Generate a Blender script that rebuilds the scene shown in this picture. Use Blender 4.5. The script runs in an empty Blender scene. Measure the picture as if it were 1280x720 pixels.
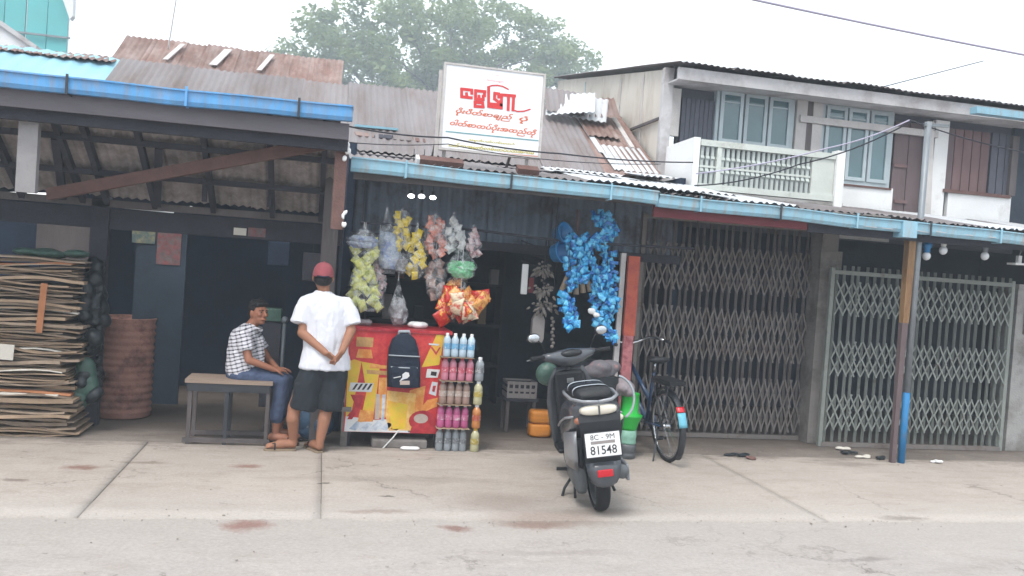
import bpy, math, random
from mathutils import Vector, Matrix, Euler, Quaternion, noise
random.seed(7)
SC = bpy.context.scene
COL = SC.collection
V = Vector
R = math.radians

# ------------------------------------------------------------------ camera
CAM_H, YAW, PITCH, ROLL, FPX = 1.7, R(12.5), math.atan(25/1067), 0.070, 1067.0
_F = V((math.sin(YAW)*math.cos(PITCH), math.cos(YAW)*math.cos(PITCH), -math.sin(PITCH)))
_R0 = V((math.cos(YAW), -math.sin(YAW), 0)); _U0 = _R0.cross(_F)
_R = _R0*math.cos(ROLL) + _U0*math.sin(ROLL); _U = _U0*math.cos(ROLL) - _R0*math.sin(ROLL)
cam_data = bpy.data.cameras.new('camera')
cam_data.sensor_width = 36; cam_data.lens = 36*FPX/1280; cam_data.clip_start = .05; cam_data.clip_end = 600
cam = bpy.data.objects.new('camera', cam_data); COL.objects.link(cam)
cam.matrix_world = Matrix(((_R.x,_U.x,-_F.x,0),(_R.y,_U.y,-_F.y,0),(_R.z,_U.z,-_F.z,CAM_H),(0,0,0,1)))
SC.camera = cam
# ------------------------------------------------------------------ sky, sun, exposure
SUN_EL, SUN_AZ = R(58), R(215)
world = bpy.data.worlds.new('World'); SC.world = world; world.use_nodes = True
wn = world.node_tree.nodes; wl = world.node_tree.links
bg = wn['Background']
sky = wn.new('ShaderNodeTexSky'); sky.sky_type = 'NISHITA'; sky.sun_disc = False
sky.sun_elevation = SUN_EL; sky.sun_rotation = SUN_AZ; sky.air_density = 1.2; sky.dust_density = 6; sky.ozone_density = 1
mx = wn.new('ShaderNodeMixRGB'); mx.inputs[0].default_value = .86
mx.inputs[2].default_value = (9.3, 9.9, 10.3, 1)            # even overcast cloud sheet
wl.new(sky.outputs[0], mx.inputs[1]); wl.new(mx.outputs[0], bg.inputs[0]); bg.inputs[1].default_value = .1
sun_d = bpy.data.lights.new('sun', 'SUN'); sun_d.energy = 1.1; sun_d.angle = R(16); sun_d.color = (1, .96, .9)
sun = bpy.data.objects.new('sun', sun_d); COL.objects.link(sun)
sd = V((math.sin(SUN_AZ)*math.cos(SUN_EL), math.cos(SUN_AZ)*math.cos(SUN_EL), math.sin(SUN_EL)))
sun.rotation_euler = (-sd).to_track_quat('-Z', 'Y').to_euler()
SC.view_settings.view_transform = 'Standard'; SC.view_settings.look = 'None'
SC.view_settings.exposure = 1.38; SC.view_settings.gamma = 1

# ------------------------------------------------------------------ pixel (1280x720 photo) to a point of the place
def ray(px, py): return _F*FPX + _R*(px-640) - _U*(py-360)
def atY(px, py, Y):
    d = ray(px, py); return V((0,0,CAM_H)) + d*(Y/d.y)
def atZ(px, py, Z=0.0):
    d = ray(px, py); return V((0,0,CAM_H)) + d*((Z-CAM_H)/d.z)
def atX(px, py, X):
    d = ray(px, py); return V((0,0,CAM_H)) + d*(X/d.x)

# ------------------------------------------------------------------ materials
def lin(c, k=1.0):
    o = []
    for v in c[:3]:
        v /= 255.0
        o.append(min(1, k*(v/12.92 if v <= .04045 else ((v+.055)/1.055)**2.4)))
    return (o[0], o[1], o[2], 1)
MATS = {}
def mat(name, rgb, k=.7, rough=.75, var=.18, scale=5, bump=.15, bscale=40, metal=0, spec=.35, rgb2=None, k2=None, thr=.55, soft=.08, scale2=3, rv=.08, stretch=None, trans=0, emit=None, coat=0):
    m = bpy.data.materials.new(name); m.use_nodes = True; MATS[name] = m
    nt = m.node_tree; n = nt.nodes; L = nt.links; b = n['Principled BSDF']
    geo = n.new('ShaderNodeNewGeometry'); oi = n.new('ShaderNodeObjectInfo')
    mp = n.new('ShaderNodeMapping'); L.new(geo.outputs['Position'], mp.inputs[0])
    if stretch: mp.inputs['Scale'].default_value = stretch
    n1 = n.new('ShaderNodeTexNoise'); n1.inputs['Scale'].default_value = scale; n1.inputs['Detail'].default_value = 6; n1.inputs['Roughness'].default_value = .65
    L.new(mp.outputs[0], n1.inputs['Vector'])
    mr = n.new('ShaderNodeMapRange'); mr.inputs[1].default_value = .25; mr.inputs[2].default_value = .75
    mr.inputs[3].default_value = 1-var; mr.inputs[4].default_value = 1+var; L.new(n1.outputs[0], mr.inputs[0])
    src = None
    if rgb2 is not None:
        n2 = n.new('ShaderNodeTexNoise'); n2.inputs['Scale'].default_value = scale2; n2.inputs['Detail'].default_value = 8; n2.inputs['Roughness'].default_value = .7
        L.new(mp.outputs[0], n2.inputs['Vector'])
        r2 = n.new('ShaderNodeMapRange'); r2.inputs[1].default_value = thr-soft; r2.inputs[2].default_value = thr+soft; L.new(n2.outputs[0], r2.inputs[0])
        mc = n.new('ShaderNodeMixRGB'); mc.inputs[1].default_value = lin(rgb, k); mc.inputs[2].default_value = lin(rgb2, k2 or k); L.new(r2.outputs[0], mc.inputs[0])
        src = mc.outputs[0]
    rr = n.new('ShaderNodeMapRange'); rr.inputs[3].default_value = 1-rv; rr.inputs[4].default_value = 1+rv; L.new(oi.outputs['Random'], rr.inputs[0])
    ml = n.new('ShaderNodeMath'); ml.operation = 'MULTIPLY'; L.new(mr.outputs[0], ml.inputs[0]); L.new(rr.outputs[0], ml.inputs[1])
    vm = n.new('ShaderNodeVectorMath'); vm.operation = 'SCALE'
    if src: L.new(src, vm.inputs[0])
    else: vm.inputs[0].default_value = lin(rgb, k)[:3]
    L.new(ml.outputs[0], vm.inputs['Scale']); L.new(vm.outputs[0], b.inputs['Base Color'])
    b.inputs['Roughness'].default_value = rough; b.inputs['Metallic'].default_value = metal; b.inputs['Specular IOR Level'].default_value = spec
    if coat: b.inputs['Coat Weight'].default_value = coat; b.inputs['Coat Roughness'].default_value = .15
    if trans: b.inputs['Transmission Weight'].default_value = trans
    if bump:
        n3 = n.new('ShaderNodeTexNoise'); n3.inputs['Scale'].default_value = bscale; n3.inputs['Detail'].default_value = 4; L.new(mp.outputs[0], n3.inputs['Vector'])
        bp = n.new('ShaderNodeBump'); bp.inputs['Strength'].default_value = bump; bp.inputs['Distance'].default_value = .02; L.new(n3.outputs[0], bp.inputs['Height']); L.new(bp.outputs[0], b.inputs['Normal'])
    if emit: b.inputs['Emission Color'].default_value = (1,1,.97,1); b.inputs['Emission Strength'].default_value = emit
    return m

# ------------------------------------------------------------------ mesh builder
class MB:
    def __init__(s): s.v = []; s.f = []
    def add(s, vs, fs):
        o = len(s.v); s.v += [V(p) for p in vs]; s.f += [tuple(i+o for i in f) for f in fs]; return s
    def box(s, lo, hi):
        x0,y0,z0 = lo; x1,y1,z1 = hi
        return s.add([(x0,y0,z0),(x1,y0,z0),(x1,y1,z0),(x0,y1,z0),(x0,y0,z1),(x1,y0,z1),(x1,y1,z1),(x0,y1,z1)],
                     [(0,3,2,1),(4,5,6,7),(0,1,5,4),(1,2,6,5),(2,3,7,6),(3,0,4,7)])
    def obox(s, c, size, M=None):
        a = MB().box((-size[0]/2,-size[1]/2,-size[2]/2),(size[0]/2,size[1]/2,size[2]/2)); M = M or Matrix()
        return s.add([V(c)+(M.to_3x3() @ p) for p in a.v], a.f)
    def bar(s, p, q, w, h, up=(0,0,1)):
        p, q = V(p), V(q); d = (q-p).normalized(); up = V(up)
        if abs(d.dot(up)) > .98: up = V((0,1,0))
        a = d.cross(up).normalized()*w/2; b = a.cross(d).normalized()*h/2
        return s.add([p-a-b,p+a-b,p+a+b,p-a+b,q-a-b,q+a-b,q+a+b,q-a+b],[(0,1,2,3),(7,6,5,4),(0,4,5,1),(1,5,6,2),(2,6,7,3),(3,7,4,0)])
    def loft(s, rings, cap=True, closed=False):
        n = len(rings[0]); fs = []; vs = [p for r in rings for p in r]; m = len(rings)
        for i in range(m if closed else m-1):
            for j in range(n):
                a = i*n+j; b = i*n+(j+1) % n; c = ((i+1) % m)*n+(j+1) % n; d = ((i+1) % m)*n+j
                fs.append((a,b,c,d))
        if cap and not closed: fs.append(tuple(range(n-1,-1,-1))); fs.append(tuple((m-1)*n+j for j in range(n)))
        return s.add(vs, fs)
    def tube(s, pts, r, n=8, closed=False, cap=True):
        pts = [V(p) for p in pts]; rings = []; m = len(pts)
        rs = r if isinstance(r, (list, tuple)) else [r]*m
        ref = None
        for i, p in enumerate(pts):
            if closed: d = pts[(i+1) % m]-pts[i-1]
            else: d = pts[min(i+1,m-1)]-pts[max(i-1,0)]
            d.normalize()
            if ref is None: ref = V((0,0,1)) if abs(d.z) < .9 else V((1,0,0))
            a = ref - d*ref.dot(d)
            if a.length < 1e-4: a = d.orthogonal()
            a.normalize(); b = d.cross(a); ref = a
            rings.append([p+(a*math.cos(t*2*math.pi/n)+b*math.sin(t*2*math.pi/n))*rs[i] for t in range(n)])
        return s.loft(rings, cap, closed)
    def lathe(s, prof, c=(0,0,0), n=20, M=None, cap=True):
        c = V(c); M = (M or Matrix()).to_3x3()
        return s.loft([[c+M @ V((r*math.cos(2*math.pi*t/n), r*math.sin(2*math.pi*t/n), z)) for t in range(n)] for r, z in prof], cap)
    def ell(s, c, r, M=None, n=12, m=8):
        c = V(c); M = (M or Matrix()).to_3x3(); rings = []
        for i in range(m+1):
            a = -math.pi/2 + math.pi*(i*.94/m+.03)
            rings.append([c+M @ V((r[0]*math.cos(a)*math.cos(2*math.pi*t/n), r[1]*math.cos(a)*math.sin(2*math.pi*t/n), r[2]*math.sin(a))) for t in range(n)])
        return s.loft(rings)
    def cap(s, p, q, r1, r2, n=12):
        p, q = V(p), V(q); d = q-p; L = max(d.length, 1e-4); d.normalize(); a = d.orthogonal().normalized(); b = d.cross(a); rings = []
        for i in range(4):
            t = math.pi/2*(i/3*.93+.07); rings.append((p-d*r1*math.cos(t), r1*math.sin(t)))
        for i in range(3,-1,-1):
            t = math.pi/2*(i/3*.93+.07); rings.append((q+d*r2*math.cos(t), r2*math.sin(t)))
        return s.loft([[c+(a*math.cos(2*math.pi*k/n)+b*math.sin(2*math.pi*k/n))*r for k in range(n)] for c, r in rings])
    def prism(s, poly, axis_d):
        """poly: list of 3-D points of a flat face; extruded by vector axis_d"""
        n = len(poly); d = V(axis_d); vs = [V(p) for p in poly]+[V(p)+d for p in poly]
        return s.add(vs, [tuple(range(n-1,-1,-1)), tuple(range(n,2*n))]+[(i,(i+1) % n,n+(i+1) % n,n+i) for i in range(n)])
    def xf(s, M):
        s.v = [M @ p for p in s.v]; return s
    def mesh(s, name, m=None, smooth=False, off=None):
        me = bpy.data.meshes.new(name); off = off or V((0,0,0))
        me.from_pydata([tuple(p-off) for p in s.v], [], s.f); me.validate(); me.update()
        if m: me.materials.append(MATS[m] if isinstance(m, str) else m)
        if smooth: me.polygons.foreach_set('use_smooth', [True]*len(me.polygons))
        return me
def worldloc(o):
    p = V((0,0,0))
    while o: p += V(o.location); o = o.parent
    return p
def put(name, mb, m, parent=None, smooth=False, label=None, kind=None, bevel=0):
    """links ONE mesh object; the shape is given in place coordinates"""
    base = worldloc(parent) if parent else V((0,0,0))
    if parent is None and mb.v:
        lo = V([min(p[i] for p in mb.v) for i in range(3)]); hi = V([max(p[i] for p in mb.v) for i in range(3)])
        org = V(((lo.x+hi.x)/2,(lo.y+hi.y)/2,lo.z))
    else: org = base
    o = bpy.data.objects.new(name, mb.mesh(name, m, smooth, org)); COL.objects.link(o)
    if parent: o.parent = parent
    else: o.location = org
    if label: o['label'] = label
    if kind: o['kind'] = kind
    if bevel:
        b = o.modifiers.new('bevel','BEVEL'); b.width = bevel; b.segments = 2; b.limit_method = 'ANGLE'
    return o
def tag(o, label, cat, group=None):
    o['label'] = label; o['category'] = cat
    if group: o['group'] = group
    return o
def thing(name, loc, label, cat, group=None):
    o = bpy.data.objects.new(name, None); COL.objects.link(o); o.location = loc; o.empty_display_size = .1
    return tag(o, label, cat, group)
def piece(name, me, parent, loc=(0,0,0), rot=(0,0,0), scale=(1,1,1)):
    """a repeated piece sharing mesh data; loc in place coordinates"""
    o = bpy.data.objects.new(name, me); COL.objects.link(o); o.parent = parent
    o.location = V(loc)-worldloc(parent); o.rotation_euler = rot; o.scale = scale
    return o
def copy_tree(o, parent=None):
    c = o.copy(); COL.objects.link(c); c.parent = parent
    for ch in list(o.children): copy_tree(ch, c)
    return c
def organic(name, mb, m, parent, voxel=.008, smooth=4, label=None, wrinkle=0, wf=(9,9,4)):
    """one continuous skin grown over overlapping volumes"""
    o = put('tmp', mb, m, parent)
    r = o.modifiers.new('r','REMESH'); r.mode = 'VOXEL'; r.voxel_size = voxel
    s = o.modifiers.new('s','SMOOTH'); s.factor = .5; s.iterations = smooth
    dg = bpy.context.evaluated_depsgraph_get()
    me = bpy.data.meshes.new_from_object(o.evaluated_get(dg)); old = o.data
    me.name = name; me.materials.clear(); me.materials.append(MATS[m]); me.polygons.foreach_set('use_smooth', [True]*len(me.polygons))
    if wrinkle:
        b0 = worldloc(o.parent) if o.parent else V(o.location)
        for v in me.vertices:
            w_ = v.co+b0; n1 = noise.noise(V((w_.x*wf[0],w_.y*wf[1],w_.z*wf[2]+w_.x*3))); n2 = noise.noise(V((w_.x*wf[0]*2.7+5,w_.y*wf[1]*2.7,w_.z*wf[2]*2.2-w_.x*9)))
            v.co += v.normal*wrinkle*((.35-abs(n1))*1.6+(.3-abs(n2))*.7)
        me.update()
    o.modifiers.clear(); o.data = me; bpy.data.meshes.remove(old); o.name = name
    if label: o['label'] = label
    return o
def rectY(px0, py0, px1, py1, Y, th):
    ym = (py0+py1)/2; xm = (px0+px1)/2
    x0 = atY(px0,ym,Y).x; x1 = atY(px1,ym,Y).x; z1 = atY(xm,py0,Y).z; z0 = atY(xm,py1,Y).z
    return MB().box((x0,Y,z0),(x1,Y+th,z1))
def text_mb(s, size, shear=0.0, bold=0.0):
    cu = bpy.data.curves.new('t','FONT'); cu.body = s; cu.size = size; cu.shear = shear; cu.offset = bold; cu.align_x = 'CENTER'; cu.resolution_u = 3
    o = bpy.data.objects.new('t', cu); COL.objects.link(o)
    dg = bpy.context.evaluated_depsgraph_get(); me = bpy.data.meshes.new_from_object(o.evaluated_get(dg))
    mb = MB(); mb.add([tuple(v.co) for v in me.vertices], [tuple(p.vertices) for p in me.polygons])
    bpy.data.objects.remove(o); bpy.data.curves.remove(cu); bpy.data.meshes.remove(me)
    return mb

# ------------------------------------------------------------------ palette
def pal():
    mat('dirt_floor', (150,138,128), .42, .95, .3, 3, .5, 60, rgb2=(110,100,95), k2=.4, scale2=1.2)
    mat('zinc', (165,158,160), .50, .62, .16, 3, .1, 30, metal=.0, rgb2=(128,110,104), k2=.5, thr=.56, soft=.14, scale2=1.5, rv=.14, stretch=(2.5,.5,1))
    mat('rust_sheet', (156,122,112), .5, .8, .25, 4, .15, 30, rgb2=(182,162,156), k2=.55, thr=.54, soft=.12, scale2=2.5, rv=.15, stretch=(1.5,.6,1))
    mat('white_sheet', (225,228,232), .62, .5, .1, 4, .05, 30, rgb2=(165,150,145), thr=.66, soft=.1, rv=.04)
    mat('blue_sheet', (158,210,230), .6, .45, .1, 3, .05, 20, rv=.08)
    mat('gutter_blue', (98,168,226), .78, .42, .18, 3, .08, 12, rgb2=(150,150,160), thr=.60, soft=.14, scale2=5, stretch=(2.5,1,.5))
    mat('gutter_pale', (150,196,216), .74, .45, .1, 3, .04, 20, rgb2=(168,158,150), thr=.60, soft=.12, scale2=5, stretch=(2.5,1,.5))
    mat('wood_grey', (112,104,104), .6, .85, .25, 6, .3, 60, stretch=(1,1,.2))
    mat('wood_dark', (66,66,76), .6, .85, .25, 6, .3, 60)
    mat('wood_brown', (128,96,90), .6, .85, .25, 8, .3, 60)
    mat('wood_white', (205,200,198), .75, .7, .15, 6, .2, 60, rgb2=(130,120,112), thr=.68)
    mat('wood_yellow', (176,138,96), .65, .8, .22, 6, .25, 50, rgb2=(110,80,62), thr=.6, stretch=(1,1,.25))
    mat('fascia', (122,116,122), .66, .85, .2, 3, .2, 40, stretch=(.4,1,2))
    mat('mat_under', (162,154,152), .85, .95, .2, 9, .3, 60, rgb2=(104,96,94), thr=.56, soft=.2, scale2=6)
    mat('post_pale', (176,172,174), .6, .7, .15, 6, .2, 60, rgb2=(120,110,104), thr=.66); mat('wall_shade_navy', (50,68,94), .5, .9, .25, 2, .2, 30, rgb2=(30,42,66), scale2=1.5, soft=.2)  # navy wall colour carries the blue-lifted shade of the interiors
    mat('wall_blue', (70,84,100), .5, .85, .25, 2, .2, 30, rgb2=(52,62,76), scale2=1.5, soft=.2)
    mat('corr_wall', (118,130,146), .75, .7, .2, 3, .1, 30, rgb2=(80,78,84), scale2=2)
    mat('cream_wall', (222,214,204), .74, .85, .1, 2, .08, 30, rgb2=(178,160,145), k2=.7, thr=.62, soft=.12, scale2=2.2, stretch=(1,1,.35))
    mat('white_wall', (240,240,240), .8, .8, .07, 2, .08, 30, rgb2=(190,184,178), thr=.68, soft=.12, scale2=2.5)
    mat('soffit', (198,196,198), .8, .85, .15, 3, .1, 30, rgb2=(168,162,162), scale2=2)
    mat('frame_blue', (186,198,203), .78, .6, .1, 4, .05, 30)
    mat('cream_green', (212,217,211), .78, .7, .1, 4, .1, 30, rgb2=(165,165,155), thr=.66)
    mat('panel_brown', (126,108,110), .58, .8, .15, 4, .15, 30, stretch=(3,1,.5))
    mat('shutter_red', (140,112,112), .6, .8, .15, 4, .15, 30, stretch=(3,1,.5))
    mat('louvre_grey', (106,108,120), .6, .8, .15, 4, .15, 30)
    mat('glass_pane', (96,136,144), .5, .06, .2, 2, .02, 3, spec=1.0)
    mat('gate_rust', (142,134,130), .58, .7, .22, 6, .2, 60, rgb2=(112,98,90), thr=.58, scale2=6, rv=.12)
    mat('gate_grey', (160,166,160), .58, .6, .15, 6, .15, 60, rgb2=(118,108,100), thr=.64, scale2=6, rv=.1)
    mat('baluster_grey', (190,198,194), .72, .7, .12, 4, .1, 30)
    mat('concrete', (158,152,148), .55, .9, .2, 3, .3, 50, rgb2=(120,112,108), scale2=2)
    mat('concrete_pale', (190,188,186), .6, .9, .15, 3, .3, 50, rgb2=(150,145,140), scale2=2)
    mat('red_paint', (136,62,70), .6, .7, .2, 4, .1, 30)
    mat('steel', (150,156,162), .6, .45, .15, 6, .08, 40, metal=.3)
    mat('steel_dark', (70,72,78), .6, .5, .15, 6, .08, 40, metal=.2)
    mat('blue_paint', (40,130,190), .65, .6, .2, 6, .1, 40, rgb2=(120,100,90), thr=.66)
    mat('white_plastic', (240,240,240), .8, .4, .05, 4, .03, 40)
    mat('grey_plastic', (168,160,158), .6, .5, .12, 6, .05, 40)
    mat('black_plastic', (34,36,42), .55, .42, .15, 6, .05, 60, spec=.4)
    mat('rubber', (40,40,44), .55, .85, .15, 8, .2, 80)
    mat('cable', (60,60,70), .5, .7, .05); mat('cable_grey', (170,165,185), .9, .7, .05)
    mat('cable_white', (225,225,225), .75, .5, .05)
    mat('bulb_lit', (255,255,250), .8, .3, 0, bump=0, emit=4)
    mat('bulb_glass', (225,228,232), .8, .25, .03, bump=0, spec=.5)
    mat('teal_net', (120,205,205), .72, .9, .15, 1.2, .2, 8, rgb2=(90,180,185), scale2=.6, soft=.2)
    mat('far_white', (235,235,238), .75, .85, .05, 1)
    mat('rust_barrel', (172,126,112), .64, .8, .25, 7, .3, 60, rgb2=(100,66,58), thr=.56, scale2=4)
    mat('cardboard', (184,158,134), .55, .95, .2, 10, .1, 60, rv=.3)
    mat('cardboard_grey', (168,148,130), .55, .95, .2, 10, .1, 60, rv=.3)
    mat('cardboard_orange', (206,140,100), .55, .95, .2, 10, .1, 60, rv=.15)
    mat('eye_white', (170,160,156), .5, .4, .02, bump=0); mat('paper_white', (228,222,212), .7, .9, .1, 10, .1, 60, rv=.1)
    mat('dark_bag', (44,52,58), .5, .4, .3, 10, .4, 25)
    mat('green_bag', (80,112,100), .55, .4, .3, 10, .4, 25)
    mat('bench_wood', (176,154,138), .55, .85, .22, 8, .2, 60, stretch=(.3,3,3))
    mat('skin', (176,124,98), .62, .55, .08, 20, .05, 90, spec=.3)
    mat('skin_dark', (172,116,92), .7, .55, .08, 20, .05, 90, spec=.3)
    mat('hair', (26,24,28), .5, .6, .25, 60, .5, 120)
    mat('cap_red', (176,92,100), .62, .9, .12, 14, .15, 90)
    mat('tee_white', (236,237,246), .66, .95, .04, 6, 1.0, 6)
    mat('shorts_dark', (44,50,58), .6, .95, .2, 10, .4, 12)
    mat('jeans', (92,106,138), .55, .95, .2, 14, .4, 14)
    mat('sandal', (170,150,128), .6, .8, .1)
    mat('shoe_dark', (64,54,56), .6, .8, .15)
    mat('navy_cloth', (30,42,62), .6, .85, .2, 14, .3, 30)
    mat('strap_grey', (176,184,192), .7, .7, .1)
    mat('scooter_grey', (86,89,96), .62, .26, .08, 6, .02, 40, coat=.4, rgb2=(96,96,98), thr=.66)
    mat('scooter_silver', (170,172,178), .62, .35, .08, 6, .02, 40, metal=.25, coat=.3)
    mat('engine_grey', (120,124,128), .55, .5, .2, 10, .15, 40, metal=.3)
    mat('seat_black', (30,31,36), .55, .55, .15, 10, .15, 60)
    mat('lens_clear', (232,224,208), .7, .12, .05, 6, 0, 40, spec=.7)
    mat('lens_red', (200,24,40), .8, .2, .05, 6, 0, 40, spec=.6)
    mat('lens_amber', (170,105,75), .7, .2, .05, 6, 0, 40, spec=.6)
    mat('plate_white', (238,238,238), .8, .5, .05, 10, 0)
    mat('ink_black', (52,52,58), .6, .7, .05, bump=0)
    mat('chrome', (205,208,212), .75, .22, .05, 6, 0, 40, metal=.9)
    mat('bike_blue', (38,70,110), .6, .4, .1, 6, .03, 40, coat=.3)
    mat('bike_tape', (120,200,225), .7, .4, .15, 12, 0)
    mat('green_tub', (40,196,70), .7, .35, .08, 8, .03, 40, spec=.45)
    mat('green_label', (150,200,180), .7, .5, .2, 20, 0)
    mat('pink_cloth', (176,164,168), .55, .9, .25, 10, .4, 20, rgb2=(150,145,150), scale2=10)
    mat('sack_grey', (130,126,132), .5, .85, .2, 8, .35, 20, rgb2=(205,150,145), thr=.62, scale2=12)
    mat('orange_plastic', (232,150,62), .7, .4, .1, 8, .05, 40)
    mat('orange_paint', (188,92,70), .7, .7, .2, 8, .15, 40, rgb2=(160,60,64), scale2=6)
    mat('pink_strip', (190,120,124), .7, .7, .3, 16, .2, 40, rgb2=(150,70,80), scale2=18)
    mat('pebble', (176,166,158), .5, .95, .3, 30, rv=.3)
    mat('sign_white', (244,246,250), .84, .5, .03, 3, .02, 10)
    mat('sign_red', (224,64,66), .8, .6, .05, bump=0)
    mat('sign_orange', (222,110,66), .8, .6, .05, bump=0)
    mat('sign_teal', (120,170,178), .8, .6, .05, bump=0)
    mat('sign_green', (206,190,70), .8, .6, .05, bump=0)
    p2_ = dict(p_red=(222,84,70), p_yellow=(238,164,70), p_amber=(240,214,150), p_white=(196,206,222), p_orange=(240,190,110), p_crimson=(206,70,70), p_ice=(226,228,232), p_tan=(224,180,110))
    for n, c in dict(p_red=(206,44,58), p_yellow=(236,208,64), p_orange=(232,142,66), p_tan=(196,150,96), p_white=(236,234,230), p_ice=(168,184,206), p_dark=(52,44,48), p_crimson=(170,28,50), p_amber=(238,178,84), p_grey=(196,180,170)).items():
        mat(n, c, .72, .4, .16, 18, 0, rv=0, rgb2=p2_.get(n), thr=.56, soft=.14, scale2=9)
pal()
# ------------------------------------------------------------------ ground materials with stains of their own shape
def ground_mat(name, rgb, rgb2, k, stains, dirt_y=None):
    m = bpy.data.materials.new(name); m.use_nodes = True; MATS[name] = m
    nt = m.node_tree; n = nt.nodes; L = nt.links; b = n['Principled BSDF']
    geo = n.new('ShaderNodeNewGeometry'); P = geo.outputs['Position']
    def nz(scale, det=8, rough=.7, st=None):
        t = n.new('ShaderNodeTexNoise'); t.inputs['Scale'].default_value = scale; t.inputs['Detail'].default_value = det; t.inputs['Roughness'].default_value = rough
        if st:
            mp = n.new('ShaderNodeMapping'); mp.inputs['Scale'].default_value = st; L.new(P, mp.inputs[0]); L.new(mp.outputs[0], t.inputs['Vector'])
        else: L.new(P, t.inputs['Vector'])
        return t
    def rng(s, a, b_, c=0, d=1):
        r = n.new('ShaderNodeMapRange'); r.inputs[1].default_value = a; r.inputs[2].default_value = b_; r.inputs[3].default_value = c; r.inputs[4].default_value = d; L.new(s, r.inputs[0]); return r.outputs[0]
    def mix(f, c1, c2):
        x = n.new('ShaderNodeMixRGB')
        if f is not None: L.new(f, x.inputs[0])
        for i, c in ((1,c1),(2,c2)):
            if isinstance(c, tuple): x.inputs[i].default_value = c
            else: L.new(c, x.inputs[i])
        return x.outputs[0]
    big = nz(.9, 9); mid = nz(4, 9, .75, (.6,1.6,1)); fine = nz(45, 5); streak = nz(1.6, 9, .75, (.35,1.8,1))
    c = mix(rng(big.outputs[0], .35, .65), lin(rgb, k), lin(rgb2, k))
    c = mix(rng(mid.outputs[0], .49, .78, 0, .5), c, lin((146,130,118), k))
    c = mix(rng(streak.outputs[0], .56, .74, 0, .45), c, lin((226,216,208), k))
    vo = n.new('ShaderNodeTexVoronoi'); vo.feature = 'DISTANCE_TO_EDGE'; vo.inputs['Scale'].default_value = .7
    cn = nz(2.5, 6); cv = n.new('ShaderNodeVectorMath'); cv.operation = 'SCALE'; cv.inputs['Scale'].default_value = .5; L.new(cn.outputs['Color'], cv.inputs[0])
    ca = n.new('ShaderNodeVectorMath'); ca.operation = 'ADD'; L.new(P, ca.inputs[0]); L.new(cv.outputs[0], ca.inputs[1]); L.new(ca.outputs[0], vo.inputs['Vector'])
    cm = n.new('ShaderNodeMath'); cm.operation = 'MULTIPLY'; L.new(rng(vo.outputs['Distance'], 0, .012, .6, 0), cm.inputs[0]); L.new(rng(big.outputs[0], .48, .58), cm.inputs[1])
    c = mix(cm.outputs[0], c, lin((104,94,88), k))
    sp = nz(9, 3, .6); c = mix(rng(sp.outputs[0], .70, .74, 0, .55), c, lin((96,78,68), k))
    if dirt_y:
        sep = n.new('ShaderNodeSeparateXYZ'); L.new(P, sep.inputs[0])
        ad = n.new('ShaderNodeMath'); ad.operation = 'ADD'; L.new(sep.outputs[1], ad.inputs[0]); L.new(rng(mid.outputs[0], .3, .7, -.25, .25), ad.inputs[1])
        c = mix(rng(ad.outputs[0], dirt_y-.25, dirt_y+.2, 0, .7), c, lin((112,100,92), k))
    if not dirt_y or dirt_y < 8:
        sp2 = n.new('ShaderNodeSeparateXYZ'); L.new(P, sp2.inputs[0]); a2 = n.new('ShaderNodeMath'); a2.operation = 'ADD'; L.new(sp2.outputs[1], a2.inputs[0]); L.new(rng(mid.outputs[0], .3, .7, -.22, .22), a2.inputs[1])
        f_ = rng(a2.outputs[0], 5.55, 6.3, .97, 0) if dirt_y else rng(a2.outputs[0], 4.7, 5.6, 0, .97)
        c = mix(f_, c, lin((202,193,186), k))
    # betel and oil stains
    dn = nz(7, 6); dv = n.new('ShaderNodeVectorMath'); dv.operation = 'SCALE'; dv.inputs['Scale'].default_value = .22
    s0 = n.new('ShaderNodeVectorMath'); s0.operation = 'SUBTRACT'; L.new(dn.outputs['Color'], s0.inputs[0]); s0.inputs[1].default_value = (.5,.5,.5)
    L.new(s0.outputs[0], dv.inputs[0])
    pa = n.new('ShaderNodeVectorMath'); pa.operation = 'ADD'; L.new(P, pa.inputs[0]); L.new(dv.outputs[0], pa.inputs[1])
    for (x, y, rx, ry, col, st) in stains:
        su = n.new('ShaderNodeVectorMath'); su.operation = 'SUBTRACT'; L.new(pa.outputs[0], su.inputs[0]); su.inputs[1].default_value = (x,y,0)
        mu = n.new('ShaderNodeVectorMath'); mu.operation = 'MULTIPLY'; L.new(su.outputs[0], mu.inputs[0]); mu.inputs[1].default_value = (1/rx,1/ry,0)
        le = n.new('ShaderNodeVectorMath'); le.operation = 'LENGTH'; L.new(mu.outputs[0], le.inputs[0])
        c = mix(rng(le.outputs['Value'], .4, 1.1, st, 0), c, lin(col, k))
    vm = n.new('ShaderNodeVectorMath'); vm.operation = 'SCALE'; L.new(c, vm.inputs[0]); L.new(rng(fine.outputs[0], .2, .8, .82, 1.18), vm.inputs['Scale'])
    oi = n.new('ShaderNodeObjectInfo'); v3 = n.new('ShaderNodeVectorMath'); v3.operation = 'SCALE'; L.new(vm.outputs[0], v3.inputs[0]); L.new(rng(oi.outputs['Random'], 0, 1, .93, 1.05), v3.inputs['Scale']); L.new(v3.outputs[0], b.inputs['Base Color']); b.inputs['Roughness'].default_value = .92; b.inputs['Specular IOR Level'].default_value = .2
    bp = n.new('ShaderNodeBump'); bp.inputs['Strength'].default_value = .45; bp.inputs['Distance'].default_value = .012
    am = n.new('ShaderNodeMath'); am.operation = 'MULTIPLY_ADD'; L.new(mid.outputs[0], am.inputs[0]); am.inputs[1].default_value = 2; L.new(fine.outputs[0], am.inputs[2])
    L.new(am.outputs[0], bp.inputs['Height']); L.new(bp.outputs[0], b.inputs['Normal'])
ST = []
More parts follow.
